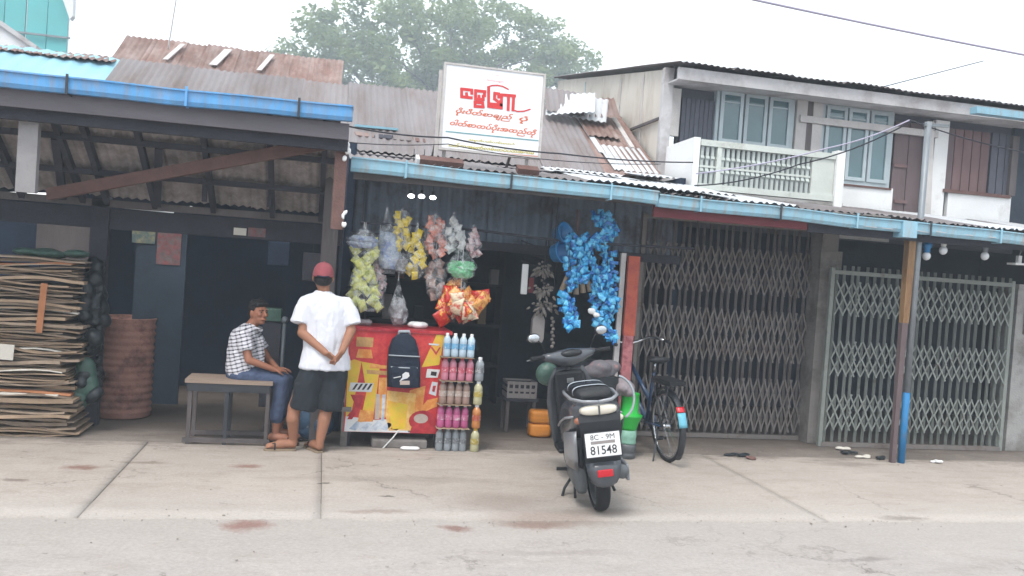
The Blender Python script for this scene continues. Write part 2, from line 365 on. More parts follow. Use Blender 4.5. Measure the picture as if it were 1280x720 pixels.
for px, py, wx, wy, col, st in [(100,585,.16,.08,(150,110,95),.8),(307,655,.17,.13,(158,112,100),.75),(310,583,.14,.07,(150,105,90),.7),(568,659,.12,.07,(150,110,98),.75),
        (670,655,.30,.12,(156,124,110),.7),(690,648,.5,.2,(160,140,128),.6),(484,621,.08,.04,(90,80,76),.8),(405,605,.05,.03,(90,80,76),.8),(20,601,.1,.05,(120,100,90),.6),
        (1130,648,.22,.07,(130,120,112),.6),(1060,580,.4,.12,(150,138,130),.5),(750,640,.4,.14,(150,138,128),.6),(500,600,.9,.12,(170,158,148),.5),(625,628,.4,.3,(168,152,142),.6),
        (1085,698,.2,.05,(140,132,128),.6),(920,570,.25,.06,(90,80,74),.8),(470,640,.3,.06,(160,140,130),.6),(700,690,.5,.06,(170,160,156),.5),(180,578,.2,.05,(140,120,108),.6)]:
    q = atZ(px,py); ST.append((q.x,q.y,wx,wy,col,st))
ground_mat('pavement_concrete', (211,199,189), (197,185,175), .60, [s for s in ST if s[1] > 5.5], 7.75)
ground_mat('road_grey', (207,198,192), (193,185,180), .60, [s for s in ST if s[1] < 5.8])
ground_mat('back_floor', (168,156,148), (132,122,114), .55, [], 8.2)

# ------------------------------------------------------------------ ground
g = put('ground', MB().box((-300,-120,-.6),(300,320,-.30)), 'dirt_floor', kind='structure')
def grid(x0, x1, y0, y1, z, nx, ny, amp, edge=None):
    mb = MB(); vs = []; fs = []
    for j in range(ny+1):
        for i in range(nx+1):
            x = x0+(x1-x0)*i/nx; y = y0+(y1-y0)*j/ny
            if edge and j == ny: y += edge(x)
            vs.append((x,y,z+amp*noise.noise(V((x*.8,y*.8,0)))))
    for j in range(ny):
        for i in range(nx):
            a = j*(nx+1)+i; fs.append((a,a+1,a+nx+2,a+nx+1))
    return mb.add(vs, fs)
rd = put('road', grid(-60,60,-8,5.95,-.006,240,40,.002), 'road_grey', smooth=True, kind='structure')
put('roadside', MB().box((-60,5.4,-.2),(60,16,-.05)), 'back_floor', kind='structure')
pv = put('pavement', MB().box((-20,5.98,-.12),(20,7.70,-.007)), 'back_floor', kind='structure')
joints = [-14,-9.5,-5.4,-1.365,.085,3.74,8.2,13]
for i in range(len(joints)-1):
    a, b_ = joints[i]+(.002 if i == 4 else .005), joints[i+1]-(.002 if i == 3 else .005)
    h = (.0,.002,.004,.0,.003,.001,.0)[i]
    top = grid(a,b_,5.58+.03*noise.noise(V((i*1.7,0,0))),7.72+.03*noise.noise(V((i*2.3,5,0))),h,max(6,int((b_-a)*14)),10,.004)
    nx_ = max(6,int((b_-a)*14)); top.v = [V((p.x,p.y+((.05*noise.noise(V((p.x*3.1,1,0)))+.03*noise.noise(V((p.x*11,4,0)))) if k_ <= nx_ else 0),p.z)) for k_, p in enumerate(top.v)]
    rim = list(range(nx_+1)); rim2 = [j*(nx_+1) for j in range(11)]; rim3 = [j*(nx_+1)+nx_ for j in range(11)]
    for R_ in (rim, rim2[::-1], rim3):
        o_ = len(top.v); top.v += [V((top.v[i_].x,top.v[i_].y-.002,-.03)) for i_ in R_]
        for t_ in range(len(R_)-1): top.f.append((o_+t_,o_+t_+1,R_[t_+1],R_[t_]))
    put('slab', top, 'pavement_concrete', pv, smooth=True)
put('shop_floor', grid(-9,14,7.715,12,-.006,60,20,.008), 'back_floor', smooth=True, kind='structure')

# loose grit
mb = MB()
for i in range(700):
    x = random.uniform(-3.2,8.5); y = random.choice([random.gauss(5.62,.1), random.uniform(4.2,8.2), random.gauss(7.72,.15)]); s = random.uniform(.002,.007)
    if random.random() < .05: s *= 1.8
    mb.ell((x,y,.002),(s,s*random.uniform(.7,1.3),s*.6), n=5, m=3)
gr = put('grit', mb, 'pebble', kind='stuff'); tag(gr, 'loose pale grit scattered over pavement and road edge', 'grit')

# ------------------------------------------------------------------ corrugated sheets
def corr(w, l, pitch=.076, amp=.011, n=4, wob=.004, seed=0, tears=0):
    mb = MB(); nx = int(w/pitch*n); ny = 5; vs = []; fs = []
    for j in range(ny+1):
        for i in range(nx+1):
            x = w*i/nx; y = l*j/ny
            if j == 0: y += tears*abs(noise.noise(V((x*6,seed,0))))
            vs.append((x, y, amp*math.sin(2*math.pi*x/pitch)+wob*noise.noise(V((x*2,y*1.5,seed)))*3))
    for j in range(ny):
        for i in range(nx):
            a = j*(nx+1)+i; fs.append((a,a+1,a+nx+2,a+nx+1))
    return mb.add(vs, fs)
SHEETS = {}
def sheet(parent, m, w, l, loc, slope, rz=0, tilt=0, name='roof_sheet', seed=0, pitch=.076, tears=0, amp=.011):
    key = (m, round(w,2), round(l,2), seed % 3, pitch, tears, amp)
    if key not in SHEETS:
        me = corr(w, l, pitch, amp, seed=seed % 3, tears=tears).mesh(name, m, True); SHEETS[key] = me
    return piece(name, SHEETS[key], parent, loc, (slope, tilt, rz))
SLO, SL = math.atan(.155), math.atan2(3.85-2.806, 11-9.2)
def roofz(y): return 2.53+(y-7.42)*.155 if y < 9.2 else 2.806+(y-9.2)*math.tan(SL)
def on_roof(px, py):
    y = 7.45
    while y < 11.0:
        if atY(px,py,y).z < roofz(y): return V((atY(px,py,y).x,y,roofz(y)))
        y += .01
    return V((atY(px,py,11).x,11,roofz(11)))

# ================================================================== LEFT SHED (open front)
shed = thing('open_shed', (-1.5,8.6,0), 'dark open-fronted shed with bright blue gutter along its canopy', 'shed')
# main roof behind the canopy
x = -6.0; i = 0
while x < .12:
    m = 'blue_sheet' if x < -2.95 else 'zinc'
    l = 2.08
    sheet(shed, m, .74, l, (x, 9.20, roofz(9.20)+.012*(i % 2)), SL, seed=i, pitch=.185 if m == 'blue_sheet' else .076)
    x += .70; i += 1
for k in range(6): sheet(shed, 'rust_sheet', 1.0, 1.2, (-6+k*.98, 11.0, roofz(11)-.02), -SL-.05, seed=k)
# rust caps along the ridge at the left
for k, (px, w) in enumerate([(0,.5),(22,.42),(52,.5),(88,.5)]):
    q = atY(px, 58+px*.13, 10.95)
    sheet(shed, 'rust_sheet', w, .45, (q.x, 10.75, roofz(10.75)+.05), SL*.6, rz=random.uniform(-.1,.1), seed=k, name='ridge_cap')
# canopy, falling towards the back
CF, CB = (7.12, 2.80), (8.36, 2.06)
sl2 = math.atan2(CB[1]-CF[1], CB[0]-CF[0]); cl = math.hypot(CB[0]-CF[0], CB[1]-CF[1])
x = -4.9; i = 0
while x < .0:
    sheet(shed, 'mat_under', .76, cl, (x, CF[0], CF[1]+.03+.008*(i % 2)), sl2, seed=i, name='canopy_sheet'); x += .70; i += 1
def xz(px, py, Y): q = atY(px,py,Y); return q
for px, py in [(-30,130),(60,140),(95,148),(165,160),(250,172),(335,188),(405,195)]:
    X = atY(px,py,7.25).x
    put('rafter', MB().bar((X,7.16,2.77),(X,8.40,2.03),.045,.075), 'wood_dark', shed)
for Y, dz in ((7.55,-.0),(7.95,-.0)):
    z = CF[1]+(Y-CF[0])*math.tan(sl2)-.035
    put('purlin', MB().bar((-4.9,Y,z),(.05,Y,z),.04,.05), 'wood_dark', shed)
put('fascia_board', MB().box((-4.9,7.10,2.645),(.13,7.13,2.775)), 'fascia', shed)
put('header_beam', MB().box((-4.9,7.17,2.56),(.13,7.23,2.66)), 'wood_dark', shed)
# blue gutter (trough) with brackets
def gutter(parent, x0, x1, Y, z0, z1, m, depth=.11, drop=0.0, nb=4, sag=0.0):
    n = 24; rings = []
    for i in range(n+1):
        t = i/n; x = x0+(x1-x0)*t; d = drop*t - sag*math.sin(math.pi*t) + .010*noise.noise(V((x*1.3,Y,1)))
        prof = [(0,z1),(.004,z0+.03),(.02,z0),(depth-.02,z0),(depth,z1+.01),(depth-.006,z1+.01),(depth-.024,z0+.006),(.024,z0+.006),(.010,z0+.034),(.008,z1-.012),(-.014,z1-.012),(-.014,z1)]
        rings.append([V((x, Y+a, b_+d)) for a, b_ in prof])
    o = put('gutter', MB().loft(rings), m, parent)
    for i in range(nb):
        t = (i+.5)/nb; x = x0+(x1-x0)*t; d = drop*t - sag*math.sin(math.pi*t)
        put('bracket', MB().box((x-.009,Y-.022,z0-.012+d),(x+.009,Y-.015,z1+.018+d)).box((x-.009,Y-.015,z0-.012+d),(x+.009,Y+depth,z0-.002+d)), 'steel_dark' if i % 2 else m, o)
    return o
gutter(shed, -4.9, .15, 7.00, 2.785, 2.905, 'gutter_blue', .10, nb=6, sag=.012)
put('flashing', MB().box((-4.9,7.085,2.895),(.155,7.22,2.902)), 'gutter_blue', shed)
# red-brown diagonal brace under the canopy
put('brace', MB().bar(atY(60,243,8.0), atY(405,180,7.3), .05, .10), 'wood_brown', shed)
# posts
q = atY(36,190,7.30)
put('post', MB().box((q.x-.07,7.26,2.02),(q.x+.07,7.33,2.66)), 'post_pale', shed, label='short pale post end')  # stub in one pale tone with brownish blotches
X = atY(124,320,8.42).x
put('post', MB().box((X-.075,8.36,0),(X+.075,8.46,2.1)), 'wood_dark', shed)
X = atY(424,235,7.32).x
put('post', MB().box((X-.05,7.26,1.92),(X+.05,7.35,2.75)), 'wood_brown', shed)
X = atY(412,300,7.9).x
put('post', MB().box((X-.07,7.85,0),(X+.07,7.97,2.55)), 'wood_grey', shed)
for px in (85,205): 
    X = atY(px,200,8.2).x; put('strut', MB().bar((X-.05,8.3,2.05),(X+.06,7.6,2.5),.06,.06), 'wood_dark', shed)
for px in (258,340):
    X = atY(px,205,8.1).x; put('hanger', MB().box((X-.02,8.08,2.1),(X+.02,8.12,2.42)), 'wood_dark', shed)
# valley: white strips added for the bright daylight slits, lit through the open gap, beams below
for a, b_, y0, y1 in ((-20,78,246,248),(138,217,258,266),(235,250,264,267)):
    p = atY(a,y0,8.43); q = atY(b_,y1,8.43); put('slit_strip', MB().prism([p,q,q+V((0,.10,.055)),p+V((0,.10,.055))],(0,0,-.006)), 'white_plastic', shed)
put('beam', MB().box((-4.9,8.40,1.80),(.16,8.50,1.985)), 'wood_dark', shed)
put('beam', MB().box((-4.9,8.36,1.995),(.16,8.40,2.06)), 'wood_grey', shed)
# back room
put('wall', MB().box((-5.2,10.9,0),(.2,11,3.72)), 'wall_shade_navy', shed)
put('wall', MB().box((-5.3,7.3,0),(-5.2,11,3.4)), 'wall_shade_navy', shed)
put('wall', MB().box((.17,8.40,0),(.24,11,2.8)), 'wall_shade_navy', shed)
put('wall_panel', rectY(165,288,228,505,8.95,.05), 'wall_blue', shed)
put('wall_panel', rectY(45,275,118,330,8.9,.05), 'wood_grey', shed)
put('wall_panel', rectY(-200,262,44,560,8.95,.05), 'wall_shade_navy', shed)
# printed sheets and notices fixed to the shed
def flat(name, px0, py0, px1, py1, Y, m, parent, th=.004, label=None): return put(name, rectY(px0,py0,px1,py1,Y,th), m, parent, label=label)
mat('poster_red', (150,86,88), .6, .6, .3, 20, 0, rgb2=(120,110,110), scale2=14, thr=.5)
mat('poster_yellow', (150,146,118), .6, .6, .3, 20, 0, rgb2=(100,120,120), scale2=14, thr=.5)
o = put('wall_poster', rectY(196,291,226,331,8.94,.005), 'poster_red', None); tag(o, 'faded red poster on the wall above the rusty barrel', 'poster')
o = put('wall_poster', rectY(165,288,194,304,8.94,.005), 'poster_yellow', None); tag(o, 'small yellowish poster beside the faded red one', 'poster')
o = put('notice', rectY(292,285,308,294,8.392,.005), 'paper_white', None); tag(o, 'small pale notice tacked to the dark shed beam', 'notice')
o = put('notice', rectY(310,285,332,296,8.392,.005), 'poster_red', None); tag(o, 'dim red notice next to the pale one on the beam', 'notice')
# dim goods at the back of the shed
for k, (a, b_, c, d, m) in enumerate([(335,302,362,332,'wall_shade_navy'),(378,316,402,352,'wood_dark'),(330,386,352,402,'green_bag')]):
    q = rectY(a,b_,c,d,9.6,.18); o = put(('storage_box','wooden_box','green_box')[k], q, m, None, bevel=.01)
    tag(o, ('dim grey box hanging in the dark shed above the seated person','dim brown box beside the cap of the standing person','dim green box just right of the seated head')[k], 'box')
    put('hanging_cord' if k < 2 else 'shelf_stick', MB().bar((sum(p.x for p in q.v)/8,9.69,max(p.z for p in q.v)),(sum(p.x for p in q.v)/8,9.69,3.2),.01,.01) if k < 2 else MB().box((min(p.x for p in q.v),9.62,0),(max(p.x for p in q.v),9.76,min(p.z for p in q.v)-.001)), 'wood_dark', o)
# metal stand pole behind the seated person
q = atY(356,400,8.5); st = thing('stand_pole', (q.x,8.5,0), 'thin grey metal pole with round knob behind the seated person', 'pole')
put('pole', MB().tube([(q.x,8.5,.03),(q.x,8.5,q.z)], .018, 8), 'steel', st, True); put('knob', MB().ell((q.x,8.5,q.z),(.035,.035,.035)), 'steel', st, True)
put('foot', MB().lathe([(.14,0),(.14,.02),(.03,.035)],(q.x,8.5,0)), 'steel_dark', st)

# ================================================================== MIDDLE SHOP
shop = thing('corner_shop', (1.9,8.6,0), 'low shop with weathered grey corrugated roof and pale blue gutter', 'shop')
x = .16; i = 0
while x < 3.7:
    w = min(.74, 3.76-x)
    for r, (y0, l, s_) in enumerate(((7.40,1.90,SLO),(9.17,2.12,SL))):
        m = 'zinc'
        if i >= 3 and r == 0: m = 'white_sheet'
        if i == 4 and r == 1: m = 'rust_sheet'
        sheet(shop, m, w, l, (x, y0, roofz(max(y0,9.2) if r else y0)+.012*(i % 2)+.016*r), s_, seed=i+r, tears=.05)
    x += .71; i += 1
for k in range(4): sheet(shop, 'zinc', 1.0, 1.5, (.16+k*.9, 11.0, roofz(11)-.02), -SL-.05, seed=k)
for k, (px, py, w, l, m, rz) in enumerate([(686,217,.78,.42,'white_sheet',-.04),(768,219,.60,.74,'white_sheet',.06),(800,226,.46,.5,'white_sheet',.04),(735,178,.42,.7,'rust_sheet',0)]):
    q = on_roof(px,py); sheet(shop, m, w, l, q+V((0,0,.045+.01*k)), SL if q.y > 9.15 else SLO, rz=rz, seed=k, tears=.05)
q0, q1 = on_roof(722,150), on_roof(752,196); put('flashing', MB().bar(q0+V((0,0,.05)),q1+V((0,0,.05)),.07,.012), 'white_sheet', shop)
q0, q1 = on_roof(764,148), on_roof(790,190); put('flashing', MB().bar(q0+V((0,0,.05)),q1+V((0,0,.05)),.06,.02), 'wood_white', shop)
# loose sheets curling up at the ridge
for k, (px, py, m, w) in enumerate([(690,135,'white_sheet',.62),(716,138,'white_sheet',.5),(742,142,'rust_sheet',.4),(690,148,'zinc',.5)]):
    q = atY(px,py,10.7); sheet(shop, m, w, .55, (q.x-.15,10.42,roofz(10.42)+.12+.02*k), SL+.12+.1*(k % 2), rz=-.35+.1*k, tilt=(-.12,.1,-.06,.05)[k], seed=k, name='loose_sheet')
gutter(shop, .17, 2.95, 7.38, 2.425, 2.545, 'gutter_pale', .10, drop=-.045, nb=3)
put('fascia_board', MB().box((.2,7.50,2.37),(2.95,7.53,2.50)), 'wood_grey', shop)
q0 = atY(442,163,8.4); q1 = atY(497,166,8.4)
q0, q1 = on_roof(443,163), on_roof(497,168); put('blue_strip', MB().bar(q0+V((0,0,.05)),q1+V((0,0,.05)),.06,.025), 'blue_sheet', shop)
for k in range(4):
    q = on_roof(455+k*24,172+k*2.4); put('roof_patch', MB().obox(q+V((0,0,.03)),(.2,.1,.014), Euler((SL,0,random.uniform(-.3,.3))).to_matrix()), ('rust_sheet','wood_dark','zinc','wood_brown')[k], shop)
for k,(px,w) in enumerate([(528,.12),(545,.3),(563,.22),(660,.2)]):
    q = atY(px,206,7.5); put('brick', MB().obox((q.x,7.5,roofz(7.5)+.045),(w,.09,.05), Euler((SL,0,.05)).to_matrix()), 'wood_brown' if k else 'white_plastic', shop)
# corrugated screen above the shop opening
x = .25; i = 0
while x < 3.6:
    o = sheet(shop, 'corr_wall', .72, .72, (x, 8.62, 1.92-.0*i), R(90), seed=i, name='screen_sheet', pitch=.12, amp=.032); x += .68; i += 1
put('beam', MB().box((.24,8.55,1.86),(3.72,8.67,1.95)), 'wood_dark', shop)
put('beam', MB().box((.24,8.55,2.62),(3.72,8.63,2.72)), 'wood_dark', shop)
put('rail', MB().tube([(.3,7.93,2.02),(1.4,7.93,2.03),(2.3,7.95,1.99),(3.6,7.97,2.02)], .012, 6), 'wood_dark', shop)
for X in (.32, 2.15, 3.6): put('rail_hanger', MB().tube([(X,7.95,2.0),(X,7.9,2.6)], .006, 5), 'wood_dark', shop)
for k in range(3): put('sagging_cord', MB().tube([(1.9+.85*t, 8.3-.03*k, 1.98-.10*k-.09*math.sin(math.pi*t)) for t in [i/8 for i in range(9)]], .007, 5), 'cable', shop)
put('wall', MB().box((.24,10.9,0),(3.75,11,3.72)), 'wall_shade_navy', shop)
put('wall', MB().box((3.70,8.66,0),(3.76,11,2.8)), 'wall_shade_navy', shop)
# shelves at the back, barely lit
sh = thing('store_shelf', (1.3,10.5,0), 'dark wooden shelf of goods deep inside the unlit shop', 'shelf')
for z in (.45,.95,1.45): put('board', MB().box((.5,10.35,z),(2.2,10.75,z+.03)), 'wood_dark', sh)
for X in (.5,2.17): put('upright', MB().box((X,10.35,0),(X+.03,10.75,1.9)), 'wood_dark', sh)
for k in range(12):
    z = (.48,.98,1.48)[k % 3]; X = .6+.13*k; h = random.uniform(.14,.3)
    o = put('goods_box', MB().box((X,10.4,z),(X+.10,10.55,z+h)), ('cardboard','grey_plastic','poster_red','poster_yellow','wall_blue')[k % 5], None)
    tag(o, 'dim packet on the back shelf inside the unlit shop', 'packet', 'packets on the dark back shelf')
# three glowing white spots in a row above the goods, built as bulbs
for k, (px, py) in enumerate([(514,245),(527,245.5),(541,247)]):
    q = atY(px,py,8.2); b_ = thing('light_bulb', q, ('leftmost','middle','rightmost')[k]+' of three small glowing white spots, built as bulbs, above the bags', 'bulb', 'glowing spots over the shop')
    put('glass', MB().ell(q,(.032,.03,.02)), 'bulb_lit', b_, True)
    put('socket', MB().lathe([(.014,.02),(.014,.06),(.003,.065),(.003,.45)], q, 8), 'black_plastic', b_)
# painted planks at the right jamb
o = put('orange_plank', rectY(783,320,797,420,7.98,.05), 'orange_paint', None); tag(o, 'upright orange painted plank left of the first folding gate', 'plank')
bz = min(p.z for p in rectY(783,320,797,420,7.98,.05).v); bx = sum(p.x for p in rectY(783,320,797,420,7.98,.05).v)/8
o2 = put('plank_foot', MB().box((bx-.05,7.985,0),(bx+.05,8.025,bz-.0)), 'pink_strip', o)
q = rectY(772,316,778,470,8.02,.04); o = put('white_plank', MB().box((min(p.x for p in q.v),8.03,0),(max(p.x for p in q.v),8.07,max(p.z for p in q.v))), 'wood_white', None); tag(o, 'narrow white upright batten left of the orange plank', 'batten')
q = rectY(652,330,660,368,8.2,.03); o = put('white_tube', q, 'white_plastic', None, bevel=.008); tag(o, 'short white upright strip hanging in the shop doorway', 'strip')
put('red_tag', rectY(661,347,667,366,8.2,.02), 'red_paint', o)
put('cord', MB().bar((sum(p.x for p in q.v)/8,8.21,max(p.z for p in q.v)),(sum(p.x for p in q.v)/8,8.21,1.98),.005,.005), 'cable', o)

# ================================================================== TWO-STOREY HOUSE
house = thing('two_storey_house', (6,9.4,0), 'two-storey house with cream side wall, upper windows and low corrugated roof', 'house')
HY, HX = 9.4, 3.79
def hz(y): return 4.10+(y-9.0)*.172
# low eave roof in front of the upper storey
x = 2.95; i = 0; EL = math.atan2(.28,2.0)
while x < 9.6:
    sheet(house, ('zinc','white_sheet','zinc','rust_sheet','zinc','white_sheet')[i % 6] if x < 4.2 or x > 5.4 else 'zinc', .74, 2.0, (x, 7.37, 2.475+.012*(i % 2)-.012*x+.036), EL+random.uniform(0,.01), seed=i, tears=.09); x += .70; i += 1
for k, (px, py) in enumerate([(1085,281),(1105,283),(1150,287),(1175,288),(1205,291),(1235,294)]):
    q = atY(px,py,7.42); put('loose_strip', MB().obox((q.x,7.48,q.z),(.16,.2,.008), Euler((.2,.05,random.uniform(-.3,.3))).to_matrix()), 'white_sheet', house)
gutter(house, 2.955, 9.5, 7.38, 2.36, 2.475, 'gutter_pale', .10, drop=-.10, nb=8)
put('downpipe_box', MB().box((5.50,7.355,2.27),(5.66,7.50,2.43)), 'gutter_pale', house)
put('fascia_board', MB().box((2.96,7.50,2.27),(4.55,7.53,2.39)), 'red_paint', house)
put('fascia_board', MB().box((4.56,7.50,2.25),(9.5,7.53,2.36)), 'wood_dark', house)
put('upper_floor', MB().box((HX,8.9,2.50),(9.6,14.6,2.60)), 'wood_dark', house)
# side wall panels (facing left), cream, each its own sheet
yy = HY
for k in range(6):
    y1 = yy+.86
    a = MB().prism([(HX,yy+.006,2.3),(HX,y1-.006,2.3),(HX,y1-.006,hz(y1)-.03),(HX,yy+.006,hz(yy)-.03)], (.03,0,0)); put('wall_panel', a, 'cream_wall', house); yy = y1
put('wall', MB().box((HX+.035,HY+.06,2.3),(HX+.06,14.5,4.2)), 'wood_grey', house)
for k in (1,2,4): put('joint_strip', MB().bar((HX-.006,HY+.86*k,2.7),(HX-.006,HY+.86*k,hz(HY+.86*k)-.1),.035,.012,(1,0,0)), 'frame_blue' if k == 4 else 'wood_white', house)
put('prop', MB().bar(atX(786,163,HX-.03),atX(824,148,HX-.03),.03,.03), 'wood_grey', house)
# front: dark board wall, posts, windows
put('wall', rectY(842,105,1275,300,HY+.13,.05), 'louvre_grey', house)
put('corner_post', rectY(826,84,838,235,HY-.02,.08), 'soffit', house)
put('post', rectY(838,110,850,170,HY-.01,.06), 'wood_white', house)
for k in range(8): put('board', rectY(851+k*5.6,122+k*.7,856+k*5.6,186+k*.7,HY+.05,.03), 'louvre_grey', house)
def window(px0, py0, px1, py1, n, slope, Y=HY):
    w = rectY(px0,py0,px1,py1,Y,.05); x0 = min(p.x for p in w.v); x1 = max(p.x for p in w.v); z0 = min(p.z for p in w.v); z1 = max(p.z for p in w.v)
    fr = put('window', MB().box((x0-.04,Y+.02,z0-.05),(x1+.04,Y+.10,z0)).box((x0-.04,Y+.02,z1),(x1+.04,Y+.10,z1+.05)).box((x0-.04,Y+.02,z0),(x0,Y+.10,z1)).box((x1,Y+.02,z0),(x1+.04,Y+.10,z1)), 'frame_blue', house)
    cw = (x1-x0)/n
    for i in range(n):
        a, b_ = x0+i*cw+.012, x0+(i+1)*cw-.012; t = .042
        put('casement', MB().box((a,Y,z0),(a+t,Y+.04,z1)).box((b_-t,Y,z0),(b_,Y+.04,z1)).box((a+t,Y,z0),(b_-t,Y+.04,z0+t)).box((a+t,Y,z1-t),(b_-t,Y+.04,z1)), 'frame_blue', fr)
        put('pane', MB().box((a+t,Y+.018,z0+t),(b_-t,Y+.024,z1-t)), 'glass_pane', fr)
        zz = z0+t+(z1-z0)*.3
        put('glazing_bar', MB().box((a+t,Y+.012,z1-t-.09),(b_-t,Y+.03,z1-t-.075)), 'frame_blue', fr)
        if n == 3 and px0 > 1000: put('curtain', MB().box((a+t,Y+.027,z0+.22+.05*i),(b_-t,Y+.034,z0+.36+.03*i)), 'cream_green', fr)
    put('sill', MB().box((x0-.05,Y-.02,z0-.075),(x1+.05,Y+.10,z0-.052)), 'wood_brown', fr)
window(899,118,990,182,3,0)
window(1030,136,1113,226,3,0)
for a, b_, c, d, m in [(995,125,1008,190,'wood_white'),(1015,128,1027,200,'wood_white'),(1008,122,1015,195,'wood_grey')]: put('post', rectY(a,b_,c,d,HY-.01,.08), m, house)
put('wall_panel', rectY(1044,232,1114,300,HY+.0,.06), 'white_wall', house)
for k in range(2): put('board', rectY(1115+k*18,152+k*2,1132+k*18,290,HY+.02,.03), 'panel_brown', house)
for z in (205,250): put('batten', rectY(1118,z,1134,z+4,HY+.0,.018), 'shutter_red', house)
put('post', MB().bar(atY(1162,152,HY-.04),atY(1156,290,HY-.04),.10,.06,(0,1,0)), 'wood_white', house)
put('post', rectY(1165,150,1182,290,HY+.0,.06), 'white_wall', house)
put('wall_panel', rectY(1183,242,1262,300,HY+.0,.06), 'white_wall', house)
for k in range(5): put('shutter_board', rectY(1181+k*11,160+k*1.3,1191+k*11,238+k*1.3,HY+.02,.03), 'shutter_red' if k else 'panel_brown', house)
for k in range(3): put('shutter_board', rectY(1238+k*9,166+k*1.2,1246+k*9,242+k*1.2,HY+.05,.03), 'louvre_grey', house)
put('shutter_sill', rectY(1180,240,1264,244,HY-.03,.05), 'wood_brown', house)
put('wall_panel', rectY(1263,150,1400,310,HY+.08,.05), 'wall_blue', house)
put('post', rectY(1264,170,1272,245,HY,.05), 'wood_grey', house)
# eave beam, soffit and roof sheets
put('eave_beam', MB().box((HX-.04,9.05,3.95),(9.6,9.10,4.085)), 'soffit', house)
put('eave_beam', MB().box((atY(1000,130,HY).x,HY-.04,3.70),(atY(1172,148,HY).x,HY+.015,3.78)), 'wood_white', house)
put('soffit_board', MB().prism([(HX-.03,9.101,3.97),(9.6,9.101,3.97),(9.6,9.6,3.99),(HX-.03,9.6,3.99)],(0,0,-.02)), 'soffit', house)
x = HX-.08; i = 0
while x < 9.4:
    sheet(house, 'zinc', .74, 5.8, (x,8.98,hz(8.98)+.03+.011*(i % 2)), math.atan(.172), seed=i); x += .70; i += 1
q0 = atY(1220,137,8.8); q1 = atY(1300,147,8.8)
put('upper_gutter', MB().box((q0.x,8.78,q0.z-.04),(q1.x+1.5,8.90,q0.z+.04)), 'gutter_pale', house)
# ---- balcony
bal = put('balcony', MB().box((3.82,8.58,2.62),(5.62,HY,2.68)), 'concrete_pale', house)
put('side_parapet', MB().prism([(3.80,8.60,2.69),(3.80,HY-.01,2.69),(3.80,HY-.01,3.235),(3.80,8.60,3.245)],(.07,0,0)), 'white_wall', bal)
put('end_post', MB().box((5.50,8.56,2.60),(5.60,8.68,3.26)), 'white_wall', bal)
put('top_rail', MB().box((3.875,8.58,3.16),(5.495,8.66,3.225)), 'cream_green', bal)
put('bottom_rail', MB().box((3.875,8.58,2.69),(5.495,8.66,2.755)), 'cream_green', bal)
put('solid_panel', MB().box((5.22,8.60,2.757),(5.495,8.64,3.158)), 'cream_green', bal)
put('newel', MB().box((4.07,8.585,2.757),(4.12,8.65,3.158)), 'cream_green', bal)
bme = MB().box((-.016,-.014,0),(.016,.014,.40)).add([(-.022,-.03,.13),(.022,-.03,.13),(.022,-.014,.16),(-.022,-.014,.16),(-.022,-.014,.115),(.022,-.014,.115)],[(0,1,2,3),(0,4,5,1)]).add([(-.022,-.03,.27),(.022,-.03,.27),(.022,-.014,.30),(-.022,-.014,.30),(-.022,-.014,.255),(.022,-.014,.255)],[(0,1,2,3),(0,4,5,1)]).mesh('baluster','baluster_grey')
for k in range(22): piece('baluster', bme, bal, (3.905+.0605*k,8.622,2.757))
for z in (2.93,): put('mid_rail', MB().box((3.88,8.604,z),(5.21,8.64,z+.022)), 'cream_green', bal)
# ground floor walls and rooms behind the gates
put('wall', MB().box((3.79,10.9,0),(9.6,11,2.5)), 'wall_shade_navy', house)
put('wall', MB().box((9.5,8.4,0),(9.6,10.9,2.5)), 'wall_shade_navy', house)
put('lintel', MB().box((3.79,8.66,2.40),(9.5,8.80,2.50)), 'wood_dark', house)
X = atY(1024,420,8.5).x
put('pillar', MB().box((X-.10,8.42,0),(X+.10,8.66,2.49)), 'concrete', house)
put('pillar_block', MB().box((X-.13,8.38,1.93),(X+.13,8.419,2.13)), 'concrete', house)
X = atY(1272,455,8.32).x
put('pillar', MB().box((X-.09,8.3,0),(X+.35,8.6,1.86)), 'concrete_pale', house)
put('pillar_cap', MB().box((X-.12,8.26,1.861),(X+.38,8.62,1.92)), 'concrete_pale', house)
put('pillar_panel', MB().box((X+.01,8.27,1.35),(X+.33,8.299,1.78)), 'concrete', house)
